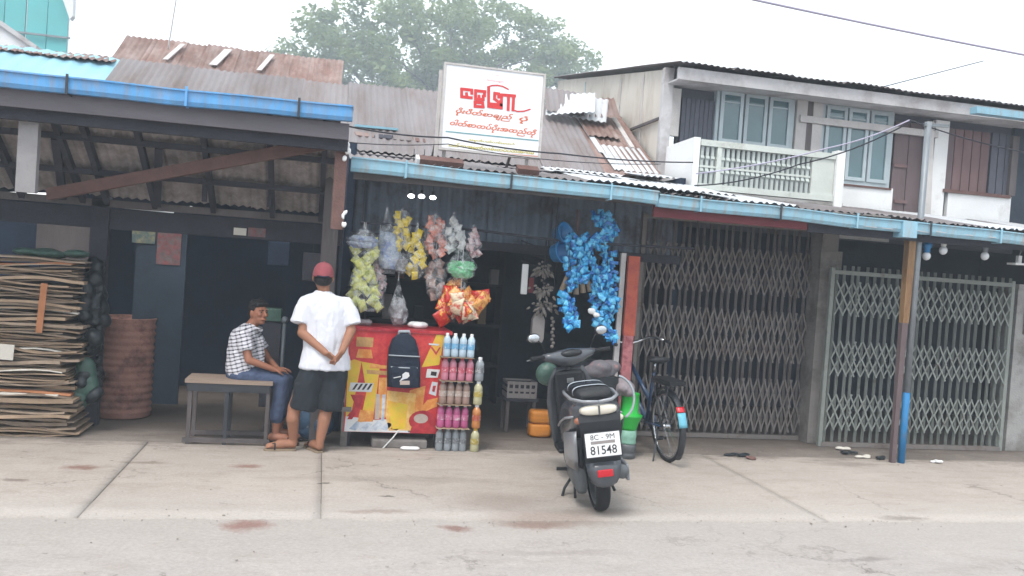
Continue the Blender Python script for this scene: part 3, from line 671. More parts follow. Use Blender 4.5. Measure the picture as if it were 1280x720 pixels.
# ================================================================== FOLDING GATES
def gate(name, x0, x1, Y, h, n, bands, m, label, spike=0, rail_top=True):
    t = thing(name, ((x0+x1)/2,Y,0), label, 'gate')
    rnd = random.Random(n)
    me = MB().box((-.011,-.012,.05),(-.007,.012,h+spike)).box((.007,-.012,.05),(.011,.012,h+spike)).box((-.007,.004,.05),(.007,.008,h+spike)).mesh('picket', m)
    xs = [x0+(x1-x0)*i/n + rnd.uniform(-.013,.013) for i in range(n+1)]
    for x in xs: piece('picket', me, t, (x,Y,0), (0,rnd.uniform(-.004,.004),0))
    dx = (x1-x0)/n
    for bi, (z0, z1) in enumerate(bands):
        L = math.hypot(dx, z1-z0); ang = math.atan2(z1-z0, dx)
        lm = MB().box((-.010,-.003,-.0085),(L+.010,.003,.0085)).mesh('lattice_bar', m)
        for i in range(n):
            piece('lattice_bar', lm, t, (xs[i],Y-.018,z0), (0,-ang,0))
            piece('lattice_bar', lm, t, (xs[i],Y-.025,z1), (0,ang,0))
    put('bottom_track', MB().box((x0-.03,Y-.03,.0),(x1+.03,Y+.03,.045)), 'gate_rust', t)
    if rail_top: put('top_rail', MB().box((x0-.03,Y-.02,h-.05),(x1+.03,Y-.0125,h-.005)), m, t)
    for x in (x0-.04, x1+.04): put('stile', MB().box((x-.022,Y-.022,.0),(x+.022,Y+.022,h+spike*.4)), m, t)
    return t
g1x0, g1x1 = atY(797,450,8.62).x, atY(1006,450,8.62).x
gate('folding_gate', g1x0, g1x1, 8.62, 2.38, 24, [(.09,.37),(.37,.66),(.86,1.13),(1.13,1.41),(1.60,1.84),(1.84,2.08)], 'gate_rust', 'tall rusty brown folding lattice gate beside the bicycle')
g2x0, g2x1 = atY(1036,450,8.3).x, atY(1254,450,8.3).x
gate('folding_gate', g2x0, g2x1, 8.3, 1.93, 23, [(.19,.38),(.38,.57),(.78,.96),(.96,1.15),(1.44,1.62),(1.62,1.80)], 'gate_grey', 'lower pale grey folding lattice gate behind the wooden post', spike=.05)
# padlock hanging on the seam of the grey gate
# ================================================================== POST AND MAST
q = atZ(1115,578); px_ = q.x
po = thing('wooden_post', (px_,q.y,0), 'weathered wooden post with yellow upper half propping the pale gutter', 'post')
put('lower_post', MB().loft([[V((px_+dx*w,q.y+dy*w,z)) for dx,dy in ((-1,-1),(1,-1),(1,1),(-1,1))] for z,w in ((0,.024),(.5,.026),(1.42,.032))]), 'panel_brown', po)
put('upper_post', MB().loft([[V((px_+.005+dx*w,q.y+dy*w,z)) for dx,dy in ((-1,-1),(1,-1),(1,1),(-1,1))] for z,w in ((1.422,.033),(1.8,.038),(2.33,.040))]), 'wood_yellow', po)
q2x, q2y = px_+.095, q.y-.01
mt = thing('pipe_mast', (q2x,q2y,0), 'tall thin grey pipe mast with blue painted foot beside the wooden post', 'mast')
top = atY(1137,150,q2y)
put('pipe', MB().tube([(q2x,q2y,.72),(q2x,q2y,top.z)], .032, 10), 'steel', mt, True)
put('painted_foot', MB().tube([(q2x,q2y,0),(q2x,q2y,.719)], .036, 10), 'blue_paint', mt, True)
put('cross_arm', MB().bar((q2x-.05,q2y,top.z-.03),(q2x+.25,q2y+.02,top.z-.01),.03,.03), 'steel', mt)
put('brace', MB().tube([(q2x+.02,q2y,top.z-.04),(q2x+.10,q2y+.1,top.z-.10),(q2x+.15,q2y+.2,top.z-.26)], .012, 6), 'steel', mt)
# ================================================================== BULBS UNDER THE EAVE
for k, (px, py, sock, lab) in enumerate([(1158,320,'blue_paint','bulb in a blue fixture right of the pipe mast'),(1179,313,'white_plastic','bulb with white holder, middle of the three by the eave'),(1231,320,'steel','bulb nearest the right pillar under the pale gutter')]):
    q = atY(px,py,7.62); b_ = thing('light_bulb', q, 'unlit round '+lab, 'bulb', 'unlit bulbs under the right eave')
    put('glass', MB().ell(q,(.042,.042,.045)), 'bulb_glass', b_, True)
    put('socket', MB().lathe([(.02,.035),(.026,.05),(.03,.09),(.022,.11)] if k else [(.024,.03),(.035,.05),(.03,.07),(.045,.09),(.05,.12),(.03,.15)], q, 12), sock, b_, True)
    put('hanger', MB().tube([q+V((0,0,.10)),q+V((.0,.03,.2 if k else .16)),V((q.x,7.66,2.27))], .006, 5), 'cable', b_)
q = atY(1270,330,7.7); o = put('wall_bracket', MB().obox(q,(.12,.12,.02)).obox(q+V((.03,.0,.05)),(.04,.04,.08)), 'white_plastic', None); tag(o, 'small white bracket above the right pillar', 'bracket')
put('arm', MB().bar(q+V((.03,0,.09)),V((q.x+.06,7.7,2.3)),.012,.012), 'steel', o)
# ================================================================== CABLES
def cable(name, pts, r, m, label, sag=0):
    P_ = []
    for i in range(len(pts)-1):
        a, b_ = V(pts[i]), V(pts[i+1])
        for t in range(10): 
            u = t/10; P_.append(a.lerp(b_,u)-V((0,0,sag*4*u*(1-u))))
    P_.append(V(pts[-1])); tag(put(name, MB().tube(P_, r, 6), m, None, True), label, 'cable')
cable('power_cable', [atY(880,-14,5.2),atY(1320,76,5.6)], .009, 'cable_grey', 'thick power cable slanting across the sky at top right', .01)
cable('thin_wire', [atY(1090,112,9.0),atY(1230,76,9.5)], .006, 'cable', 'thin wire rising over the house roof into the sky', 0)
cable('service_wire', [atY(870,217,8.4),atY(1035,185,8.0),top], .007, 'cable_grey', 'pale cable from the balcony up to the pipe mast head', .03)
cable('service_wire', [atY(868,232,8.45),atY(1000,205,8.2),top+V((0,.02,-.03))], .007, 'cable', 'darker wire sagging just below the pale mast cable', .05)
cable('service_wire', [top,atY(1290,192,7.6)], .007, 'cable', 'thin wire running right from the mast head past the shutters', .03)
cable('drop_wire', [atY(436,158,7.3),atY(560,172,7.45),atY(700,192,7.5),atY(866,203,8.55)], .007, 'cable', 'dark wire drooping in front of the sign to the white parapet', .02)
cable('drop_wire', [atY(436,178,7.3),atY(560,180,7.5),atY(690,200,7.5),atY(826,205,8.5)], .004, 'cable', 'lower of the two dark wires crossing the sign', .015)
cable('aerial_wire', [atY(221,-6,12.1),atY(210,62,12.3)], .010, 'cable_white', 'thin pale aerial rod on the rusty back roof', 0)

# ================================================================== SIGN BOARD
SY = 7.58; sx0, sx1, sz0, sz1 = .95, 1.835, 2.725, 3.46
sg = thing('sign_board', ((sx0+sx1)/2,SY,2.55), 'white shop sign board with red and orange lettering on the roof', 'sign')
put('panel', MB().box((sx0,SY,sz0),(sx1,SY+.05,sz1)), 'sign_white', sg)
put('frame', MB().box((sx0-.022,SY-.008,sz0-.022),(sx1+.022,SY+.06,sz0-.001)).box((sx0-.022,SY-.008,sz1+.001),(sx1+.022,SY+.06,sz1+.018)).box((sx0-.022,SY-.008,sz0-.0005),(sx0-.001,SY+.06,sz1+.0005)).box((sx1+.001,SY-.008,sz0-.0005),(sx1+.022,SY+.06,sz1+.0005)), 'wood_white', sg)
for X in (sx0-.055, sx0+.02, sx1-.1): put('leg', MB().box((X,SY+.062,2.50 if X > 1.5 else 2.48),(X+.03,SY+.09,3.42)), 'wood_white', sg)
for X in (sx0+.02, sx1-.1): put('stay', MB().bar((X+.015,SY+.09,3.3),(X+.015,SY+1.0,roofz(SY+1.0)),.025,.025), 'wood_grey', sg)
# lettering, strokes in the sign's own plane (u,v from the 6x enlargement of the board)
def su(zx, zy):
    px = 540+zx/6; py = 80+zy/6
    q = atY(px,py,SY); return V((q.x, SY-.003, q.z))
def strokes(polys, w, m, name):
    mb = MB(); k = 0
    for pl in polys:
        P_ = [su(*p) for p in pl]; 
        ws = [w]*len(P_)
        for i in range(len(P_)-1):
            a, b_ = P_[i], P_[i+1]; d = (b_-a); L = max(d.length,1e-5); d /= L; nrm = V((-d.z,0,d.x))*w/2
            k += 1; o = V((0,-.0002*(k % 9),0))
            e = d*w*.4
            mb.add([a-nrm-e+o,b_-nrm+e+o,b_+nrm+e+o,a+nrm-e+o],[(0,1,2,3)])
    return put(name, mb, m, sg)
main = [[(300,196),(222,188),(222,246),(296,254)],[(298,196),(298,222)],[(258,222),(262,250)],
        [(398,208),(326,200),(326,262),(384,268),(384,240)],[(392,206),(394,240)],[(322,286),(380,292),(384,322),(322,318),(322,286)],[(352,240),(352,264)],
        [(424,176),(424,320)],[(424,318),(520,330)],[(520,330),(522,232)],[(470,218),(468,262),(498,286),(520,280)],[(470,220),(500,224),(500,250)],
        [(522,232),(620,240)],[(574,236),(570,344)],[(612,240),(606,346)],[(444,300),(520,308)]]
strokes(main, .027, 'sign_red', 'lettering_main')
strokes([[(420,172),(450,162),(490,160),(530,168),(572,190)],[(606,344),(640,356),(690,354),(735,340)]], .012, 'sign_red', 'lettering_swash')
def line_text(s, zx0, zy0, zx1, zy1, hgt, m, name, shear=.25, bold=.0):
    a, b_ = su(zx0,zy0), su(zx1,zy1); d = b_-a; L = d.length; d.normalize(); up = V((-d.z,0,d.x))
    t = text_mb(s, 1, shear, bold); x0 = min(p.x for p in t.v); x1 = max(p.x for p in t.v); z0 = min(p.y for p in t.v); z1 = max(p.y for p in t.v)
    t.v = [a+d*(L*(p.x-x0)/(x1-x0))+up*(hgt*(p.y-z0)/(z1-z0)) for p in t.v]
    put(name, t, m, sg)
line_text('ပိုးပိတ်စာချည်', 174,384, 604,438, .074, 'sign_orange', 'lettering_line', .3, .028)
line_text('ပုံ', 650,444, 716,454, .072, 'sign_orange', 'lettering_line', .3, .028)
line_text('ဝါတ်စာတပ်ပိုးအထည်တို', 130,476, 780,556, .078, 'sign_orange', 'lettering_line', .3, .028)
line_text('အထည်', 440,84, 502,92, .012, 'sign_red', 'lettering_line', 0)
line_text('ပိတ်စာချော', 408,132, 542,146, .024, 'sign_red', 'lettering_line', 0)
line_text('အမှတ်ပတ်လမ်းမတစ်', 270,582, 620,618, .032, 'sign_green', 'lettering_line', .2, .03)
line_text('ဝတ်စာအမတ်လမ်းတပ်ပတ်အစာမ', 125,618, 765,680, .036, 'sign_green', 'lettering_line', .2, .03)
strokes([[(105,505),(795,575)]], .010, 'sign_teal', 'rule_line')
strokes([[(70,636),(810,694)]], .006, 'sign_orange', 'rule_line')

# ================================================================== BACKGROUND BUILDINGS
bk = thing('back_shed', atY(270,80,12.3), 'rusty red sheet roof rising behind the grey shed roof', 'shed')
a = atY(150,43,12.9); b_ = atY(410,79,12.9); c = atY(410,106,12.1); d = atY(128,69,12.1)
n = 8; sl = math.atan2(a.z-c.z, .8)
for k in range(n):
    x = d.x + (c.x-d.x)*k/n; m = 'rust_sheet' if k not in (2,5) else 'white_sheet'
    sheet(bk, 'rust_sheet', .46, .98, (x-.02+.1,12.1,c.z-.02+.012*(k % 2)), sl, seed=k, rz=-.02)
for k, px in enumerate((208,268,326)):
    q = atY(px,72,12.2); put('white_patch', MB().obox((q.x+.05,12.45,c.z+.28),(.07+.04*(k % 2),.62,.012), Euler((sl,0,-.25)).to_matrix()), 'wood_white', bk)
for k, px in enumerate((150,190,250,300)):
    q = atY(px,78,12.0); put('vent_slot', MB().box((q.x,11.98,c.z-.14),(q.x+.22,12.02,c.z-.06)), 'wood_dark', bk)
put('front_board', MB().box((d.x,12.03,c.z-.30),(c.x,12.07,c.z-.03)), 'rust_sheet', bk)
put('wall', MB().box((d.x,12.4,0),(c.x,13.4,c.z-.02)), 'wood_dark', bk)
# teal netted building, far left
tb = thing('netted_building', (-6.4,30,0), 'tall building wrapped in teal netting at the top left', 'building')
q0 = atY(-160,-60,30); q1 = atY(84,54,30); q2 = atY(92,-10,30)
for k in range(9):
    x = q0.x+(q1.x-q0.x)*k/9; x2 = q0.x+(q1.x-q0.x)*(k+1)/9
    put('net_panel', MB().box((x+.02,30+.04*(k % 2),2),(x2-.02,30.1+.04*(k % 2),16)), 'teal_net', tb)
put('frame_tower', MB().box((q1.x-10,30.2,0),(q1.x-2.2,38,16)), 'far_white', tb)
for z in (8,10.2,12.4,14.6): put('scaffold_rail', MB().box((q0.x,29.9,z),(q1.x+.1,29.96,z+.06)), 'steel', tb)
q3 = atY(70,22,29.5)
put('white_bay', MB().prism([atY(68,-30,29.6),atY(93,-30,29.6),atY(91,20,29.6),atY(87,24,29.6)],(0,.3,0)), 'far_white', tb)
gb = thing('gable_house', atY(0,60,24), 'pale gabled house end in front of the teal netting', 'house')
put('wall', MB().prism([atY(-60,22,24),atY(-4,27,24),atY(42,58,24),atY(42,120,24),atY(-60,120,24)],(0,4,0)), 'far_white', gb)
put('roof', MB().prism([atY(-60,18,23.9),atY(-4,22,23.9),atY(46,57,23.9),atY(44,62,23.9),atY(-4,29,23.9),atY(-60,25,23.9)],(0,4.3,0)), 'soffit', gb)

# ================================================================== TREE
def leaf_mat():
    m = bpy.data.materials.new('leaf'); m.use_nodes = True; MATS['leaf'] = m; nt = m.node_tree; n = nt.nodes; L = nt.links
    b = n['Principled BSDF']; out = n['Material Output']; geo = n.new('ShaderNodeNewGeometry')
    t = n.new('ShaderNodeTexNoise'); t.inputs['Scale'].default_value = .55; t.inputs['Detail'].default_value = 6; L.new(geo.outputs['Position'], t.inputs['Vector'])
    cr = n.new('ShaderNodeValToRGB'); cr.color_ramp.elements[0].position = .35; cr.color_ramp.elements[1].position = .65
    cr.color_ramp.elements[0].color = (.13,.175,.07,1); cr.color_ramp.elements[1].color = (.25,.31,.11,1)
    L.new(t.outputs[0], cr.inputs[0]); L.new(cr.outputs[0], b.inputs['Base Color']); b.inputs['Roughness'].default_value = .55
    tr = n.new('ShaderNodeBsdfTranslucent'); L.new(cr.outputs[0], tr.inputs[0]); mx_ = n.new('ShaderNodeMixShader'); mx_.inputs[0].default_value = .5
    L.new(b.outputs[0], mx_.inputs[1]); L.new(tr.outputs[0], mx_.inputs[2]); L.new(mx_.outputs[0], out.inputs[0])
leaf_mat(); mat('bark', (120,112,108), .5, .9, .25, 6, .4, 20)
TY = 76.0
base = atY(545,120,TY); tree = thing('rain_tree', (base.x,TY,0), 'broad spreading green tree with airy crown behind the roofs', 'tree')
rt = random.Random(11)
trunk = MB(); fork = V((base.x,TY,9.0)); trunk.tube([(base.x-.1,TY,-.3),(base.x,TY+.1,4),fork],[1.1,.9,.8],10)
put('trunk', trunk, 'bark', tree, True)
clumps = []
limbs = MB()
# crown outline in the photo: x 330..745, top about y=-8 in the middle
def top_y(px):
    t = (px-538)/212.0
    return -22 + 108*max(0,abs(t))**3.0 if abs(t) <= 1.0 else 200
for k in range(270):
    for _ in range(50):
        px = rt.uniform(332,742); ty = top_y(px)+6*math.sin(px*.09)
        py = ty + rt.random()**.75*(128-ty) if ty < 118 else 999
        if py < 128: break
    dY = rt.uniform(-9,9)*(1-((px-538)/230.0)**2*.6)
    p = atY(px,py+7,TY+dY); clumps.append((p, rt.uniform(.8,1.9)))
for k in range(16):
    p, _ = clumps[rt.randrange(len(clumps))]; mid = fork.lerp(p,.5)+V((rt.uniform(-1.3,1.3),rt.uniform(-1.3,1.3),1.5)); q = fork.lerp(p,.25)+V((0,0,1.1))
    limbs.tube([fork,q,mid,p],[.5,.32,.18,.04],6)
    for j in range(5):
        p2, _ = clumps[rt.randrange(len(clumps))]
        if (p2-mid).length < 9: limbs.tube([mid,mid.lerp(p2,.5)+V((0,0,.7)),p2],[.11,.075,.025],5)
put('limbs', limbs, 'bark', tree, True)
vs = []; fs = []
for p, r in clumps:
    nl = int(155*r/1.5); fl = rt.uniform(.5,.8)
    for i in range(nl):
        d = V((rt.gauss(0,1),rt.gauss(0,1),rt.gauss(0,1))).normalized()*r*(rt.random()**.45); d.z *= fl
        c = p+d; s = rt.uniform(.11,.24)
        a = V((rt.gauss(0,1),rt.gauss(0,1),rt.gauss(0,.6))).normalized(); b_ = a.cross(V((rt.gauss(0,1),rt.gauss(0,1),rt.gauss(0,1)))).normalized()
        o = len(vs); vs += [c-a*s*1.5,c+b_*s*.7,c+a*s*1.5,c-b_*s*.7]; fs.append((o,o+1,o+2,o+3))
put('crown', MB().add(vs, fs), 'leaf', tree)
# ================================================================== COUNTER WITH PRINTED BANNER
CY = 7.72
ct = thing('drinks_counter', (.75,7.95,0), 'counter fronted by a red and yellow drinks banner', 'counter')
fr_ = rectY(433,411,556,541,CY,.5); cx0 = min(p.x for p in fr_.v); cx1 = max(p.x for p in fr_.v)+.02; cz0 = min(p.z for p in fr_.v); cz1 = max(p.z for p in fr_.v)
put('cabinet', MB().box((cx0,CY+.004,cz0),(cx1,CY+.52,cz1-.03)), 'white_plastic', ct)
put('counter_top', MB().box((cx0-.02,CY-.015,cz1-.029),(cx1+.02,CY+.54,cz1)), 'p_crimson', ct)
for X in (cx0+.03,cx1-.07):
    for Y in (CY+.05,CY+.45): put('leg', MB().box((X,Y,0),(X+.04,Y+.04,cz0-.001)), 'wood_dark', ct)
put('banner', MB().box((cx0,CY-.002,cz0),(cx1,CY+.003,cz1-.031)), 'p_red', ct)
def print_(poly, m, lay, name='print'):
    P_ = [atY(x,y,CY) for x, y in poly]; P_ = [V((p.x,CY-.003-.0012*lay,p.z)) for p in P_]
    P_ = [V((min(max(p.x,cx0+.002),cx1-.002),p.y,min(max(p.z,cz0+.002),cz1-.034))) for p in P_]
    put(name, MB().prism(P_,(0,.0008,0)), m, ct)
print_([(432,520),(470,525),(510,522),(520,541),(430,541)], 'p_white', 1)
print_([(434,452),(443,449),(452,452),(447,478),(440,512),(432,522)], 'p_yellow', 1)
print_([(452,452),(475,456),(471,490),(466,525),(450,528),(458,490)], 'p_yellow', 1)
print_([(446,421),(467,422),(466,434),(445,433)], 'p_tan', 1)
print_([(448,436),(464,437),(466,448),(445,447)], 'p_orange', 1)
print_([(438,478),(467,479),(464,490),(436,489)], 'p_white', 2)
for k in range(4): print_([(440+k*6,487),(445+k*6,479.5),(448+k*6,479.5),(443+k*6,487)], 'p_dark', 3)
print_([(438,493),(456,494),(448,512),(440,524),(434,524),(444,506)], 'p_crimson', 2)
print_([(450,512),(468,514),(466,527),(447,527)], 'p_orange', 2)
print_([(463,455),(484,457),(483,461),(462,460)], 'p_orange', 2)
print_([(458,462),(486,464),(485,469),(459,467)], 'p_tan', 2)
print_([(474,472),(484,472),(482,522),(471,522)], 'p_orange', 2)
print_([(470,492),(475,493),(474,524),(468,524)], 'p_grey', 3); print_([(478,493),(482,493),(480,526),(476,526)], 'p_ice', 3)
print_([(484,488),(520,492),(516,538),(486,538),(482,520)], 'p_amber', 2)
print_([(484,500),(510,506),(506,536),(490,536)], 'p_yellow', 3)
print_([(512,488),(532,482),(524,540),(510,540)], 'p_orange', 1)
print_([(546,414),(556,415),(549,456),(527,459)], 'p_yellow', 1)
print_([(536,429),(549,430),(548,432),(536,431)], 'p_white', 3); print_([(540,433),(545,440),(549,434),(551,434),(545,444),(538,434)], 'p_crimson', 3)
print_([(534,461),(550,462),(547,472),(532,472)], 'p_white', 2); print_([(539,464),(546,465),(545,470),(538,469)], 'p_dark', 3)
print_([(540,477),(547,478),(545,495),(536,492)], 'p_white', 2); print_([(541,482),(545,482),(543,490),(540,489)], 'p_crimson', 3)
print_([(524,512),(534,500),(547,497),(546,508),(532,514)], 'p_orange', 3)
import math as _m
print_([(528+17*_m.cos(t),526+13*_m.sin(t)) for t in [i*2*_m.pi/18 for i in range(18)]], 'p_crimson', 4)
print_([(526+9*_m.cos(t),523+6*_m.sin(t)) for t in [i*2*_m.pi/14 for i in range(14)]], 'p_grey', 5)
print_([(515,532),(556,528),(556,541),(512,541)], 'p_crimson', 3)
for k in range(5): print_([(436+k*13,536),(446+k*13,526+2*(k % 2)),(452+k*13,530),(444+k*13,538)], 'p_ice', 2)
# things on top of and below the counter
q = atY(490,409,CY+.2)
for k, (px, w, m, lab) in enumerate([(452,.10,'pink_cloth','small crumpled beige cloth on the left end of the counter'),(524,.14,'white_plastic','crumpled white plastic on the right end of the counter')]):
    q = atY(px,404,CY+.2); mb = MB()
    for j in range(6): mb.ell((q.x+random.uniform(-w,w)*.6,CY+.2+random.uniform(-.04,.04),cz1+.03),(w*.45,.05,.032))
    o = organic('crumpled_cloth', mb, m, None, .012, 2); tag(o, lab, 'cloth')
o = put('concrete_block', MB().box((.52,7.70,.0),(1.02,7.88,.075)), 'concrete', None, bevel=.012); tag(o, 'flat concrete block on the ground under the counter', 'block')
o = put('cooler_pipe', MB().tube([(.62,7.69,.0),(.70,7.70,.09),(.76,7.72,.17)], .006, 5), 'cable_white', None); tag(o, 'thin pale stick leaning under the counter', 'stick')
mb = MB()
for j in range(5): mb.ell((.86+random.uniform(-.05,.05),7.64,.018),(.045,.03,.018))
o = organic('plastic_scrap', mb, 'white_plastic', None, .01, 2); tag(o, 'crumpled white plastic scrap on the ground before the counter', 'litter')
q = atZ(429,560); o = put('table_leg', MB().box((q.x-.03,q.y+.05,0),(q.x+.03,q.y+.11,.32)).box((q.x-.05,q.y+.02,.321),(q.x+.05,q.y+.3,.36)), 'concrete', None); tag(o, 'small grey stool leg beside the left edge of the counter', 'stool')
# blue patterned bundle behind the standing person
mat('blue_bundle', (70,100,130), .55, .7, .3, 14, .4, 20, rgb2=(190,190,195), thr=.62, scale2=16, soft=.04)
mb = MB(); q = atY(398,528,7.95)
for j in range(9): mb.ell((q.x+random.uniform(-.16,.16),7.95+random.uniform(-.06,.06),.13+random.uniform(-.03,.08)),(.11,.09,.11))
o = organic('cloth_bundle', mb, 'blue_bundle', None, .014, 3); tag(o, 'blue patterned bundle on the ground behind the standing legs', 'bundle')
# ---- backpack hanging on the banner
BPY = CY-.075
bp = thing('backpack', atY(504,484,BPY), 'dark navy backpack with pale stripes hung on the red banner', 'backpack')
def bpr(px, py): return atY(px,py,BPY)
def solid(outline, y0, y1, bulge=1.0):
    """soft pillow-like body from a front outline"""
    c = sum((V((p.x,0,p.z)) for p in outline), V())/len(outline); rings = []
    for t, s in ((0,.80),(.12,.93),(.35,1.0),(.75,1.0),(.92,.95),(1,.86)):
        rings.append([V((c.x+(p.x-c.x)*s, y1+(y0-y1)*t*1.0, c.z+(p.z-c.z)*s)) for p in outline])
    return MB().loft(rings)
ol = [bpr(*p) for p in [(484,483),(484,455),(486,435),(490,424),(497,418),(505,416),(513,418),(519,424),(523,437),(525,455),(525,484),(505,485)]]
put('body', solid(ol, BPY-.055, BPY+.07), 'navy_cloth', bp, True)
ol = [bpr(*p) for p in [(487,482),(487,462),(490,457),(505,456),(519,457),(522,462),(522,483),(505,484)]]
put('front_pocket', solid(ol, BPY-.085, BPY-.04), 'navy_cloth', bp, True)
put('top_handle', MB().tube([bpr(498,420),bpr(499,414)+V((0,-.02,0)),bpr(511,414)+V((0,-.02,0)),bpr(512,420)], .014, 8), 'strap_grey', bp, True)
for a, b_ in (((485,443),(524,445)),((488,457.5),(521,459))):
    p, q = bpr(*a), bpr(*b_); n = 6
    put('stripe', MB().tube([p.lerp(q,i/n)+V((0,-.058-.028*math.sin(math.pi*i/n)*(.3 if a[1]<450 else 1),0)) for i in range(n+1)], .006, 6), 'strap_grey', bp, True)
def flatpoly(pts, Y, m, name, parent): put(name, MB().prism([V((atY(x,y,Y).x,Y,atY(x,y,Y).z)) for x, y in pts],(0,.004,0)), m, parent)
flatpoly([(503,468),(507,465),(511,466),(512,470),(509,473),(505,474),(499,477),(503,472)], BPY-.0915, 'p_white', 'emblem', bp)
flatpoly([(492,472),(501,470),(501,471.2),(492,473)], BPY-.0915, 'p_white', 'emblem', bp)
flatpoly([(500,476),(512,476),(512,481),(500,481)], BPY-.0915, 'p_grey', 'emblem', bp)
# ---- bottles stacked beside the counter
def bottle_root(name, liquid, capm, label, cat='bottle', group='drink bottles stacked beside the counter', r=.036, h=.213):
    rr, hh = r/.036, h/.195
    b_ = put(name, MB().lathe([(.030*rr,0),(.035*rr,.008*hh),(.035*rr,.05*hh),(.032*rr,.07*hh),(.032*rr,.10*hh),(.035*rr,.12*hh),(.034*rr,.145*hh),(.02*rr,.17*hh),(.013*rr,.178*hh),(.013*rr,.184*hh)], n=12), liquid, None, True)
    put('cap', MB().lathe([(.016*rr,.176*hh),(.016*rr,.194*hh),(.012*rr,.196*hh)], n=10), capm, b_)
    put('label', MB().lathe([(.0358*rr,.066*hh),(.0358*rr,.112*hh)], n=12, cap=False), 'lbl_'+liquid, b_)
    b_['label'] = label; b_['category'] = cat; b_['group'] = group
    return b_
for n, c, lc in (('b_clear',(190,210,225),(120,180,220)),('b_pink',(205,130,150),(200,90,110)),('b_brown',(170,140,128),(190,170,160)),('b_magenta',(190,90,140),(200,110,150)),('b_smoke',(150,156,162),(120,124,130)),('b_cream',(205,200,160),(190,170,80)),('b_orange',(200,130,70),(190,90,60))):
    mat(n, c, .7, .18, .1, 20, .0, spec=.6, rv=.12); mat('lbl_'+n, lc, .7, .45, .35, 60, 0, rgb2=(235,235,235), thr=.6, scale2=40, rv=.1)
xb0 = atY(549,560,7.62).x; rows = [('b_smoke','white_plastic',0.0,'lowest'),('b_magenta','white_plastic',.218,'second lowest'),('b_brown','p_white',.436,'middle'),('b_pink','p_red',.654,'second highest'),('b_clear','white_plastic',.872,'topmost')]
rows = [(a,b_,c*.985,d) for a,b_,c,d in rows]
looks = {'b_smoke':'clear grey','b_magenta':'magenta','b_brown':'brownish','b_pink':'pink','b_clear':'pale blue water','b_cream':'cream','b_orange':'orange'}
for a, cp, z, wh in rows:
    pos = ('leftmost','second from left','third from left','rightmost')
    src = bottle_root('drink_bottle', a, cp, '')
    for k in range(4):
        o = src if k == 0 else copy_tree(src)
        o.location = (xb0+.073*(k % 4)+random.uniform(-.004,.004)+(.012 if z > .5 else 0), 7.65+random.uniform(-.004,.004), z); o.rotation_euler = (random.uniform(-.02,.02),random.uniform(-.03,.03),random.uniform(0,6))
        o['label'] = f'{looks[a]} drink bottle, {pos[k]} in the {wh} row of the stack'
    mb = MB().box((xb0-.04,7.58,z-.0035),(xb0+.262,7.73,z-.001)) if z > 0 else None
    if mb: o = put('divider_card', mb, 'cardboard', None); tag(o, f'thin card tray under the {wh} row of bottles', 'tray')
for k, (a, cp, wh) in enumerate([('b_cream','p_yellow','lowest'),('b_orange','white_plastic','second lowest'),('b_cream','white_plastic','second highest'),('b_smoke','white_plastic','topmost')]):
    o = bottle_root('drink_bottle', a, cp, f'{looks[a]} bottle, {wh} of the column right of the bottle stack', r=.042, h=.215)
    o.location = (xb0+.325, 7.64, .217*k)
# ================================================================== HANGING BAGS
def bagmat(name, c1, c2, thr=.55, s2=14, k=.74): mat(name, c1, k, .2, .3, 26, .35, 60, spec=.6, rgb2=c2, thr=thr, scale2=s2, soft=.06)
bagmat('bag_lime',(226,226,128),(170,180,90)); bagmat('bag_film',(176,186,200),(120,140,190)); bagmat('bag_yellow',(244,214,52),(246,238,200),thr=.6); bagmat('bag_pink',(226,140,120),(240,210,200))
bagmat('bag_brown',(150,120,112),(190,165,155)); bagmat('bag_white',(232,232,230),(190,196,196)); bagmat('bag_green',(120,210,150),(60,170,100)); bagmat('bag_grey',(150,148,150),(110,108,112)); bagmat('bag_mix',(220,200,200),(190,120,130))
bagmat('bag_blue',(64,176,232),(30,120,190),s2=20,k=.85); bagmat('chip_red',(206,44,34),(244,190,80),thr=.58,s2=22); bagmat('chip_red2',(240,176,96),(200,48,36),thr=.54,s2=22); bagmat('chip_cream',(240,220,190),(210,70,50),s2=18); bagmat('bag_blue2',(30,112,190),(90,190,240),thr=.6,s2=24,k=.8); bagmat('bag_blue3',(110,205,245),(50,150,220),thr=.55,s2=24,k=.85)
def film_mat():
    m = bpy.data.materials.new('clear_film'); m.use_nodes = True; MATS['clear_film'] = m; nt = m.node_tree; n = nt.nodes; L = nt.links; b = n['Principled BSDF']
    b.inputs['Base Color'].default_value = (.75,.78,.82,1); b.inputs['Roughness'].default_value = .16; b.inputs['Specular IOR Level'].default_value = .8
    t = n.new('ShaderNodeBsdfTransparent'); x = n.new('ShaderNodeMixShader'); nz = n.new('ShaderNodeTexNoise'); nz.inputs['Scale'].default_value = 22; nz.inputs['Detail'].default_value = 3
    geo = n.new('ShaderNodeNewGeometry'); L.new(geo.outputs['Position'], nz.inputs['Vector'])
    mr = n.new('ShaderNodeMapRange'); mr.inputs[1].default_value = .42; mr.inputs[2].default_value = .68; mr.inputs[3].default_value = .03; mr.inputs[4].default_value = .34; L.new(nz.outputs[0], mr.inputs[0])
    L.new(mr.outputs[0], x.inputs[0]); L.new(t.outputs[0], x.inputs[1]); L.new(b.outputs[0], x.inputs[2]); L.new(x.outputs[0], n['Material Output'].inputs[0])
film_mat()
